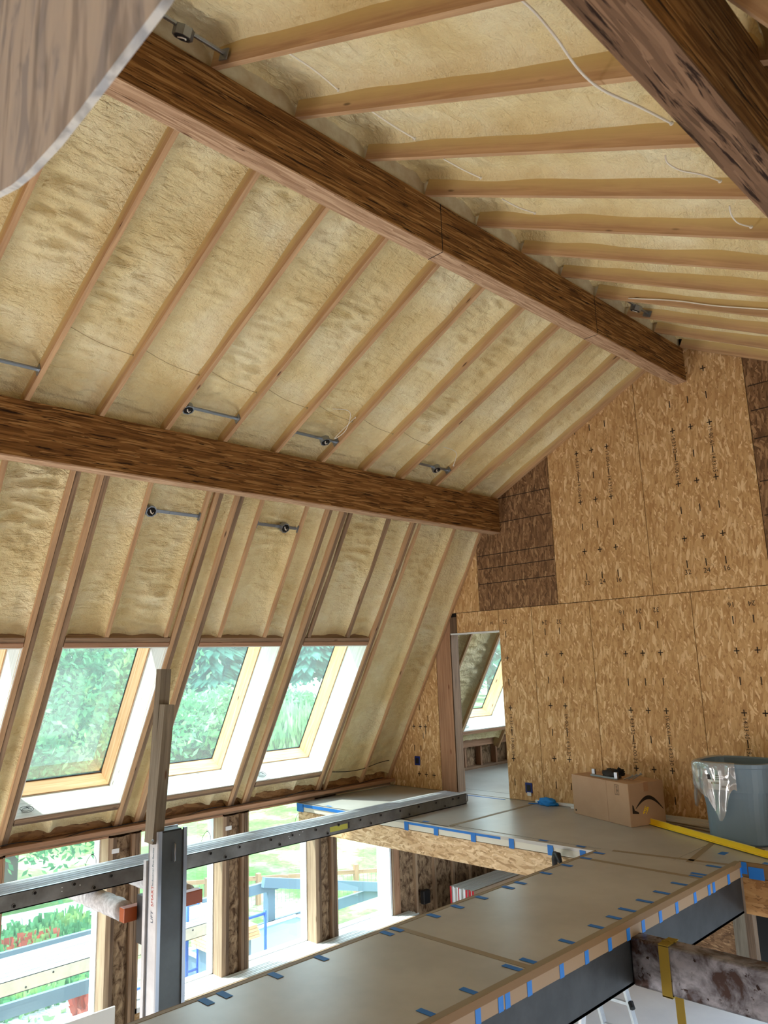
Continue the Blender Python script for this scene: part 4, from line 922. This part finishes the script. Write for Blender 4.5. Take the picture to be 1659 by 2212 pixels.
# ------------------------------------------------------------------ ceiling light boxes on bar hangers
def hanger(S, y0, y1, v, boxq, label, n=.045, r_=.055, dn=0.0):
    c = S.at((y0 + y1) / 2, v, n); r = root('light_box_hanger', c, label, 'light box', 'metal light boxes on bar hangers')
    part('hanger_bar', MB().bar(S.at(y0, v, n), S.at(y1, v, n), .03, .012, S.n), M_GALV, r); part('hanger_bar', MB().bar(S.at(y0 + (y1 - y0) * .45, v, n - .007), S.at(y1, v, n - .007), .022, .006, S.n), M_GALV, r)
    for y in (y0 + .006, y1 - .006): part('hanger_foot', MB().frame(S.at(y - .004, v - .04, n - .035), S.dv, (0, 1, 0), S.n, .08, .008, .06), M_GALV, r)
    yb_ = y0 + (y1 - y0) * boxq; P = S.at(yb_, v, n - .045)
    mb = MB(); N = S.n; a = Vector((0, 1, 0)); b = S.dv; pts = [P + (a * math.cos(t) + b * math.sin(t)) * r_ for t in [math.pi / 8 + math.pi / 4 * i for i in range(8)]]
    mb.prism(pts, 0, N * .05); bo = part('octagon_box', mb, M_GALV, r)
    mb = MB(); mb.prism([P - N * .001 + (a * math.cos(t) + b * math.sin(t)) * r_ * .8 for t in [math.pi / 8 + math.pi / 4 * i for i in range(8)]], 0, N * .002); bi = part('box_opening', mb, M_HOLE, bo)
    mb = MB(); mb.tube([P + a * (.02 * math.cos(i * .9)) + b * (.02 * math.sin(i * 1.3)) - N * .004 for i in range(8)], .004, 5); part('wire_ends', mb, M_CABLE, bo, smooth=True)
hanger(SU, 3.30, 3.86, 2.52, .06, 'galvanised light box above the purlin beam at the gable-far end of its bar')
hanger(SU, 4.50, 5.06, 2.52, .72, 'galvanised light box with loose cable, middle of three low on the shallow slope')
hanger(SU, 6.30, 6.86, 2.55, .6, 'galvanised light box closest to the gable wall, low on the shallow slope')
hanger(SU, 1.5, 2.06, 2.50, .2, 'galvanised hanger bar cut by the picture edge above the purlin beam')
hanger(SL, 3.31, 3.885, .22, .10, 'galvanised light box under the purlin beam above the leafy skylight')
hanger(SL, 4.545, 5.085, .22, .66, 'galvanised light box under the purlin beam above the conifer skylight')
hanger(SR, 1.46, 2.02, .16, .55, 'galvanised light box beside the ridge beam near the top edge')
hanger(SR, 6.26, 6.83, .22, .6, 'galvanised light box beside the ridge beam towards the gable wall')
hanger(SO, 2.09, 2.84, .05, .35, 'galvanised light box on the far side of the nearest purlin beam')
# ------------------------------------------------------------------ cables
def cable(S, pts, label, r=.0045, mat=M_CABLE):
    P = [S.at(y, v, n) for y, v, n in pts]; out = []
    for i in range(len(P) - 1):
        p0 = P[max(i - 1, 0)]; p1 = P[i]; p2 = P[i + 1]; p3 = P[min(i + 2, len(P) - 1)]
        for k in range(6):
            t = k / 6; out.append(.5 * ((2 * p1) + (p2 - p0) * t + (2 * p0 - 5 * p1 + 4 * p2 - p3) * t * t + (3 * p1 - p0 - 3 * p2 + p3) * t ** 3))
    out.append(P[-1]); mb = MB(); mb.tube(out, r, 6); mb.tube([out[-1], out[-1] + Vector((0, .004, 0))], .011, 8)
    single('electrical_cable', mb, mat, label, 'cable', smooth=True)
cable(SR, [(2.08, 2.16, .06), (2.207, 2.188, .05), (2.307, 2.241, .0), (2.506, 2.228, -.02), (2.67, 2.239, -.02), (2.908, 2.27, .02), (3.133, 2.303, .05)], 'white cable sagging across two bays towards the nearest purlin beam', .006)
for pts, l in (([(2.187, .504, .1), (2.349, .553, .08), (2.505, .581, .05)], 'short white cable crossing the bay beside the ridge beam, closest to the viewer'), ([(2.83, .471, .1), (2.97, .54, .07), (3.102, .604, .05)], 'short white cable beside the ridge beam, second bay inwards'),
               ([(3.493, .469, .1), (3.59, .57, .07), (3.675, .664, .05)], 'short white cable beside the ridge beam, third bay inwards'), ([(4.154, .449, .1), (4.226, .557, .07), (4.27, .68, .05)], 'short white cable beside the ridge beam, fourth bay inwards')): cable(SR, pts, l, .005)
cable(SR, [(3.471, 2.099, .06), (3.493, 2.112, .03), (3.559, 2.155, .02), (3.612, 2.243, .02), (3.764, 2.265, .05)], 'white cable looping near the nearest purlin beam, third bay inwards')
cable(SR, [(4.095, 2.18, .05), (4.176, 2.165, .03), (4.266, 2.172, .02), (4.402, 2.182, .05)], 'white cable looping near the nearest purlin beam, fourth bay inwards')
y = GRID[3] - .045
cable(SR, [(y, .35, .02), (y, .8, .045), (y, 1.2, .04), (y, 1.8, .06), (y, 2.5, .05)], 'white cable stapled along a rafter beyond the ridge beam', .006)
for i, k in enumerate((9, 8, 7, 6, 5, 4, 3)):
    y = GRID[k]; cable(SU, [(y - .57, 2.05 + .02 * i, .085), (y - .3, 2.12 + .02 * i, .075), (y - .025, 2.14 + .02 * i, .06)], 'thin foam-dusted cable across the shallow skylight-side slope, %s bay inwards' % ORD[i], .0028, M_YCABLE)
cable(SU, [(4.75, 2.15, .09), (4.92, 2.1, .05), (5.0, 2.3, .0), (4.97, 2.45, .01), (5.03, 2.15, .05)], 'pale cable curling above the middle light box on the shallow slope', .004)
cable(SU, [(6.5, 2.25, .08), (6.7, 2.25, .04), (6.8, 2.42, .0)], 'pale cable curling above the light box closest to the gable wall', .004)

# ------------------------------------------------------------------ ground storey: drywall, ladders, far wall
def drywall(y0, y1, x0, n, t, z0, h, label, red=True, gap=.003):
    for i in range(n):
        a = x0 + i * t; r = root('drywall_sheet', (a + t / 2, (y0 + y1) / 2, z0), label % (ORD[i] if i < 13 else 'next'), 'drywall', 'drywall sheets in the ' + label.split(' in the ')[-1])
        e = .02 * math.sin(i * 2.3) * (1 if y1 > 5 else .3)
        part('panel_face', MB().box(a + gap, a + t - gap, y0 + e, y1 + e, z0, z0 + h - .002 * (i % 3)), M_DRYG if i == n - 1 else M_DRY, r)
        if red: part('end_tape', MB().box(a + gap, a + t - gap, y0 + e - .002, y0 + e, z0, z0 + h), M_RED if i > n - 4 or i % 4 == 0 else M_WHITE, r)
drywall(4.67, 8.38, -8.155 + .035, 9, .0265, -4.65, 1.25, 'white drywall sheet on edge, %s from the wall in the long stack under the windows')
drywall(1.2, 3.55, -8.11, 7, .028, -4.65, 1.36, 'white drywall sheet on edge, %s from the wall in the short unlabelled stack', red=False)
drywall(8.75, 11.1, -7.66, 12, .036, -4.50, 1.42, 'drywall sheet on edge, %s from the wall in the red-ended stack below the loft')
mb = MB(); mb.box(-7.66, -7.22, 8.8, 11.0, -4.65, -4.50); single('drywall_cart', mb, M_DARKW, 'low wooden cart carrying the red-ended drywall stack below the loft', 'cart')
single('leaning_board', MB().box(-7.82, -7.80, 1.4, 3.89, -4.65, -3.18), M_DRY, 'pale board standing on edge in front of the short drywall stack', 'board')
we = root('wall_back', (-4, 11.4, -4.65), kind='structure', label='ground storey end wall of OSB with a dark doorway', cat='wall')
part('osb_sheet', MB().box(-5.66, -4.83, 11.4, 11.43, -4.65, -1.8), M_OSBD, we); part('osb_sheet', MB().box(-8.46, -5.67, 11.4, 11.43, -4.65, -1.8), M_OSB, we)
part('door_post', MB().box(-4.83, -4.66, 11.37, 11.45, -4.65, -1.8), M_GREYW, we); part('door_post', MB().box(-4.66, -4.56, 11.37, 11.5, -4.65, -1.8), M_DARKW, we)
part('unlit_room_sheet', MB().box(-6.2, 1.7, 12.2, 12.3, -4.75, -1.7), M_DARK, we); part('upper_infill', MB().box(-8.46, -6.3, 11.4, 11.45, -1.8, 2.4), M_OSB, we); part('upper_infill', MB().box(-3.0, 1.74, 11.4, 11.45, -1.8, 3.4), M_OSB, we); part('upper_infill', MB().box(-6.3, -3.0, 11.4, 11.45, -1.8, -.9), M_OSB, we)  # near-black sheet paints the shade of the unlit room past the doorway
for i, x in enumerate((-8.0, -7.6, -7.2, -6.8)): single('wall_stud', MB().box(x - .019, x + .019, 11.28, 11.38, -4.65, -1.99), M_STUD, 'pale stud at the far ground storey end, %s from the window wall' % ORD[i], 'stud')
mb = MB()
mb = MB(); mb.tube([(-4.3, 10.9, -1.95), (-4.15, 10.9, -2.6), (-3.95, 10.9, -3.4)], .008, 6); single('hanging_cable', mb, M_CABLE, 'thin pale cable hanging in front of the dark doorway below', 'cable', smooth=True)
def ladder(base, top, w, n, label, wd):
    b, t = Vector(base), Vector(top); a = Vector(wd).normalized(); r = root('ladder', b, label, 'ladder')
    for s in (0, w): part('ladder_rail', MB().bar(b + a * s, t + a * s, .028, .07, a.cross(t - b)), M_ALU, r)
    for i in range(n):
        q = (i + .6) / n; p = b.lerp(t, q); part('ladder_rung', MB().bar(p, p + a * w, .035, .03), M_ALU, r)
    return r
lr = ladder((-4.35, 5.9, -4.65), (-4.22, 6.30, -1.86), .30, 9, 'aluminium ladder leaning on the loft rim behind the walkway', (1, 0, 0))
for s in (0,):
    mb = MB(); mb.tube([(-4.24, 6.30, -1.90), (-4.24, 6.30, -1.78), (-4.22, 6.29, -1.735), (-4.18, 6.27, -1.73), (-4.15, 6.26, -1.80)], [.022, .028, .030, .028, .018], 10); part('rubber_end_cap', mb, M_BLACK, lr, smooth=True)
l2 = ladder((-4.84, 8.2, -4.65), (-5.27, 8.2, -3.0), .40, 6, 'silver stepladder standing on the pale ground floor below the steel beam', (1, 0, 0))
mb = MB(); mb.tube([(-4.66, 8.16, -3.62), (-4.62, 8.12, -3.66)], .03, 8); part('lock_knob', mb, M_BLACK, l2)

# ------------------------------------------------------------------ near weathered board at the top corner
poly = [(-.954, .5, 1.039), (-1.201, .5, 1.025), (-1.37, .5, 1.018), (-1.506, .5, 1.026), (-1.60, .5, 1.042), (-1.72, .5, 1.078), (-2.4, .5, 1.36), (-2.4, .5, 2.0), (-.5, .5, 2.0), (-.5, .5, 1.20)]
mb = MB(); mb.prism(poly, 0, (0, .016, 0))
single('weathered_board', mb, M_NEARW, 'pale grey weathered board out of focus, crossing the upper corner close by', 'board')

# ------------------------------------------------------------------ outdoors
mb = MB(); nx, ny = 60, 60
for i in range(nx):
    for j in range(ny):
        x = -8.5 - 170 * (i / (nx - 1)) ** 2; y = -60 + 260 * j / (ny - 1); d = -8.5 - x
        z = -5.2 - .35 * min(1, d / 10) + (0.35 * noise.noise(Vector((x * .05, y * .05, 0))) * min(1, d / 20)) + 0.012 * max(0, d - 45)
        mb.v.append((x, y, z))
for i in range(nx - 1):
    for j in range(ny - 1): q = i * ny + j; mb.f.append((q, q + ny, q + ny + 1, q + 1)); mb.uv += [(0, 0)] * 4; mb.mi.append(0)
props(single('lawn', mb, M_LAWN, smooth=True, recalc=False), kind='structure')
mb = MB()
pg = [(-8.6, -2), (-8.6, 12), (-12.5, 11), (-14.8, 8.5), (-14.5, 5), (-13.5, -2)]
mb.face([(x, y, -5.15 - .35 * min(1, (-8.5 - x) / 10) + .03) for x, y in pg], [(0, 0)] * len(pg)); single('gravel_yard', mb, M_GRAVEL, kind='structure', recalc=False)
def leaves(c, rx, ry, rz, n, size, seed, hollow=.55, droop=0):
    rnd = np.random.RandomState(seed); mb = MB(); V = []; k = 0
    cl = rnd.normal(size=(max(8, n // 260), 3)); cl /= np.linalg.norm(cl, axis=1)[:, None]; cl *= rnd.uniform(hollow, .95, (len(cl), 1))
    idx = rnd.randint(0, len(cl), n); P = cl[idx] + rnd.normal(size=(n, 3)) * .15
    A = rnd.normal(size=(n, 3)); A /= np.linalg.norm(A, axis=1)[:, None]; B = rnd.normal(size=(n, 3)); B -= (B * A).sum(1)[:, None] * A; B /= np.linalg.norm(B, axis=1)[:, None]
    s = size * rnd.uniform(.6, 1.3, n)
    for i in range(n):
        p = np.array([c[0] + P[i, 0] * rx, c[1] + P[i, 1] * ry, c[2] + P[i, 2] * rz]); a = A[i] * s[i]; b = B[i] * s[i] * .45
        if droop: a = np.array([a[0] * .2, a[1] * .2, -abs(s[i]) * droop])
        V += [tuple(p - a), tuple(p + b), tuple(p + a), tuple(p - b)]
        mb.f.append((k, k + 1, k + 2, k + 3)); k += 4
    mb.v = V; mb.uv = [(0, 0)] * (4 * n); mb.mi = [0] * n; return mb
def tree(name, c, r3, n, size, mat, label, cat, gz, seed, trunk=.2, hollow=.5, droop=0, group=None):
    r = root(name, (c[0], c[1], gz), label, cat, group)
    part('foliage', leaves(c, *r3, n, size, seed, hollow, droop), mat, r, recalc=False)
    mb = MB(); mb.tube([(c[0], c[1], gz), (c[0] + .1, c[1], (gz + c[2]) / 2), (c[0], c[1] + .1, c[2] + r3[2] * .4)], [trunk, trunk * .8, trunk * .3], 8)
    for t in range(4): mb.tube([(c[0], c[1], (gz + c[2]) / 2), (c[0] + r3[0] * .5 * math.cos(t * 1.6), c[1] + r3[1] * .5 * math.sin(t * 1.6), c[2])], [trunk * .4, trunk * .15], 6)
    part('trunk', mb, M_BARK, r, smooth=True)
    return r
tree('leafy_tree', (-21.0, 7.6, -.4), (3.3, 4.2, 3.9), 52000, .10, M_LEAF, 'dense leafy green tree outside filling the third skylight', 'tree', -5.5, 1)
tree('leafy_tree', (-24.0, -1.5, -.4), (4.5, 5, 4.5), 20000, .15, M_LEAF, 'leafy green tree outside behind the fourth skylight and lowest window', 'tree', -5.5, 2)
tree('willow_tree', (-29.5, 23.6, -3.2), (2.4, 2.6, 2.2), 9000, .22, M_WILL, 'pale drooping willow outside in the skylight closest to the gable', 'tree', -5.6, 3, droop=1.4)
for i, (px, d, h, l) in enumerate((((-.80, .60), 48, 3.2, 'round green shrub in the meadow seen through the second skylight'), ((-.83, .555), 52, 3.6, 'round green shrub beside the conifers seen through the second skylight'), ((-.855, .51), 50, 3.4, 'green shrub behind the leafy tree edge in the meadow'), ((-.71, .70), 50, 3.0, 'green shrub in the meadow seen through the doorway skylight'))):
    tree('shrub', (px[0] * d, px[1] * d, -3.6), (4.2, 4.6, h * .65), 9000, .26, M_SHRUB, l, 'shrub', -5.6, 10 + i, hollow=.6)
tree('shrub', (-.765 * 62, .645 * 62, -3.2), (3.0, 3.2, 2.2), 6000, .25, M_PALE, 'pale sunlit rounded shrub behind the willow', 'shrub', -5.6, 20, hollow=.6)
def conifer(c, h, rad, label, seed):
    r = root('conifer_tree', c, label, 'tree', 'conifers beyond the meadow'); rnd = np.random.RandomState(seed); mb = MB(); k = 0; V = []
    for i in range(2600):
        q = rnd.uniform(0, 1) ** .8; z = c[2] + h * (.05 + .95 * q); R = rad * (1 - q) * rnd.uniform(.6, 1.05) * (1 + .25 * math.sin(q * 70)); t = rnd.uniform(0, 6.283)
        p = Vector((c[0] + R * math.cos(t), c[1] + R * math.sin(t), z)); a = Vector((math.cos(t), math.sin(t), -.6)) * 1.2; b = Vector((-math.sin(t), math.cos(t), .1)) * .5
        V += [tuple(p - a * .5), tuple(p + b), tuple(p + a), tuple(p - b)]; mb.f.append((k, k + 1, k + 2, k + 3)); k += 4
    mb.v = V; mb.uv = [(0, 0)] * k; mb.mi = [0] * (k // 4); part('foliage', mb, M_CONI, r, recalc=False); mb = MB(); mb.tube([c, (c[0], c[1], c[2] + h)], [.5, .05], 8); part('trunk', mb, M_BARK, r)
for i in range(16):
    t = .44 + .032 * i; az = math.asin(min(.99, t)); d = 98 + 13 * (i % 3)
    conifer((-math.cos(az) * d, math.sin(az) * d, -5.0), 24 + 5 * math.sin(i * 1.9), 4.4, 'dark green conifer beyond the meadow, %s in the row counted from the leafy tree side' % (['first', 'second', 'third', 'fourth', 'fifth', 'sixth', 'seventh', 'eighth', 'ninth', 'tenth', 'eleventh', 'twelfth', 'thirteenth', 'fourteenth', 'fifteenth', 'sixteenth'][i]), 40 + i)
# painted timber frames of the yard
def timber(a, b, w, h, label, up=(0, 0, 1)): return single('painted_beam', MB().bar(a, b, w, h, up), M_DECK, label, 'timber', 'blue-grey painted timbers outside')
timber((-11.5, -1, -3.60), (-11.5, 5.6, -3.66), .06, .17, 'blue-grey painted beam outside the window farthest from the gable, above the outdoor plank')
timber((-10.9, -1, -4.02), (-10.9, 5.3, -4.08), .06, .17, 'blue-grey painted beam outside the window farthest from the gable, under the outdoor plank')
timber((-13.0, 6.2, -4.12), (-13.0, 9.85, -4.12), .08, .18, 'blue-grey painted beam ending on the outdoor post')
timber((-12.9, 9.35, -4.0), (-12.9, 13.4, -4.95), .09, .18, 'blue-grey sloping handrail beam outside the two windows nearest the gable')
timber((-13.0, 8.6, -4.85), (-13.0, 14.6, -4.83), .06, .20, 'blue-grey lower rail outside the two windows nearest the gable')
timber((-13.05, 9.6, -5.5), (-13.05, 9.6, -4.03), .16, .16, 'blue-grey square post carrying the outdoor beams', (1, 0, 0))
dk = root('deck_box', (-12, 8.6, -5.4), 'blue-grey low deck box with white edges outside behind the blue scaffold', 'deck box')
part('box_side', MB().box(-12.7, -11.0, 7.6, 10.0, -5.3, -4.72), M_DECK, dk); mb = MB(); mb.box(-12.75, -10.95, 7.55, 7.61, -4.72, -4.68); mb.box(-12.75, -12.69, 7.55, 10.05, -4.72, -4.68); mb.box(-12.75, -10.95, 9.99, 10.05, -4.72, -4.68); part('box_rim', mb, M_WHITE, dk)
def sframe(x, label):
    r = root('scaffold', (x, 6.5, -5.2), label, 'scaffold', 'blue scaffold frames outside')
    for y in (5.87, 7.14): part('frame_post', MB().tube([(x, y, -5.25), (x, y, -3.05 if y < 6 else -3.42)], .022, 10), M_BLUE, r, smooth=True)
    for z in (-3.46, -4.05, -4.6): part('frame_bar', MB().tube([(x, 5.87, z), (x, 7.14, z)], .02, 10), M_BLUE, r, smooth=True)
    part('frame_bar', MB().tube([(x, 6.25, -4.05), (x, 6.25, -3.46)], .016, 8), M_BLUE, r, smooth=True)
sframe(-9.8, 'blue scaffold frame outside, the one nearer the windows'); sframe(-11.6, 'blue scaffold frame outside, the one farther from the windows')
for i, (a, b) in enumerate((((-9.8, 5.9, -5.1), (-11.6, 5.9, -3.3)), ((-9.8, 5.9, -3.3), (-11.6, 5.9, -5.1)), ((-9.8, 7.1, -5.0), (-11.6, 7.1, -3.5)), ((-9.3, 5.9, -4.9), (-9.3, 6.7, -3.9)))):
    single('scaffold_brace', MB().bar(a, b, .03, .03), M_GALV, 'thin grey diagonal brace of the outdoor scaffold, %s of four' % ORD[i], 'brace')
plank('scaffold_plank', -9.95, -9.55, -.5, 6.5, -3.42, .15, 'sunlit aluminium plank outside running along the windows on the blue scaffold', [-.2 + .6 * i for i in range(11)], [.1 + 1.2 * i for i in range(5)], main=False)
plank('scaffold_plank', -10.5, -10.1, 3.5, 6.7, -3.42, .10, 'second outdoor aluminium plank lying behind the sunlit one', [], [], main=False)
for i in range(4): single('lumber_board', MB().box(-11.4, -10.9, 6.9, 7.85 - .02 * i, -4.17 + .05 * i, -4.125 + .05 * i), M_FRAMEW, 'orange-brown board in the small stack outside, %s up from the bottom' % ORD[i], 'board', 'boards stacked on the outdoor scaffold')
single('lumber_rest', MB().box(-11.35, -10.95, 7.0, 7.7, -5.2, -4.17), M_DECK, 'blue-grey block under the small board stack outside', 'block')
# garden bed
gb = root('garden_bed', (-17, 6.5, -5.5), 'raised garden bed with pale timber edging outside the window farthest from the gable', 'garden bed')
for a, b in (((-19.6, 3.0, -5.35), (-19.0, 8.6, -5.35)), ((-19.0, 8.6, -5.35), (-16.6, 9.2, -5.35)), ((-18.6, 3.2, -5.42), (-18.2, 7.6, -5.42))): part('bed_edge', MB().bar(a, b, .16, .25), M_WHITE if a[0] < -18.8 else M_DARK, gb)
mb = blob((-17.9, 6.6, -5.5), .5, 1.3, .18, 4); part('plastic_sheet', mb, M_WHITE, gb, smooth=True)
def plants(x0, x1, y0, y1, n, h, mat, label, name='bed_plants', seed=0):
    rnd = np.random.RandomState(seed); mb = MB(); k = 0
    for i in range(n):
        x, y = rnd.uniform(x0, x1), rnd.uniform(y0, y1); t = rnd.uniform(0, 6.28); hh = h * rnd.uniform(.4, 1.2); w = rnd.uniform(.02, .06); z = -5.45
        a = Vector((math.cos(t), math.sin(t), 0)) * w; q = Vector((x, y, z)); tp_ = q + Vector((rnd.normal() * .1, rnd.normal() * .1, hh))
        mb.v += [tuple(q - a), tuple(q + a), tuple(tp_ + a), tuple(tp_ - a)]; mb.f.append((k, k + 1, k + 2, k + 3)); k += 4
    mb.uv = [(0, 0)] * k; mb.mi = [0] * n; single(name, mb, mat, label, 'plants', kind='stuff', recalc=False)
plants(-18, -15.4, 3.2, 8.0, 2600, .42, M_LEAF, 'low green plants growing in the garden bed outside', seed=1)
plants(-16.8, -16.2, 6.0, 7.0, 160, .45, M_REDLEAF, 'reddish flower patch among the garden bed plants', seed=2, name='red_flowers')
plants(-15.0, -13.8, 3.0, 6.6, 1500, .40, M_LEAF, 'green plant row between painted beams outside', seed=3)
plants(-14.7, -14.0, 4.0, 4.6, 120, .42, M_REDLEAF, 'small reddish flower patch in the plant row by the gravel', seed=6, name='red_flowers')
plants(-13.2, -12.7, 5.9, 6.3, 240, .55, M_REDLEAF, 'clump of reddish dry grass on the gravel outside', seed=4, name='dry_grass')
plants(-13.6, -11.0, 3.0, 7.5, 700, .22, M_WILL, 'sparse pale weeds on the gravel outside', seed=5, name='gravel_weeds')
fe = root('wire_fence', (-15.6, 11, -5.5), 'low wire fence with brown top rail on the lawn outside', 'fence')
for i in range(6):
    y = 9.5 + 1.0 * i; x = -17.3 + .62 * i; part('fence_post', MB().box(x - .05, x + .05, y - .05, y + .05, -5.6, -4.75), M_PINK, fe)
part('fence_rail', MB().bar((-17.3, 9.5, -4.80), (-14.2, 14.5, -4.95), .05, .09), M_PINK, fe)
mb = MB()
for i in range(60): y = 9.5 + 5.0 * i / 59; x = -17.3 + 3.1 * i / 59; mb.box(x - .003, x + .003, y - .003, y + .003, -5.5, -4.85)
part('fence_wires', mb, M_GALV, fe)
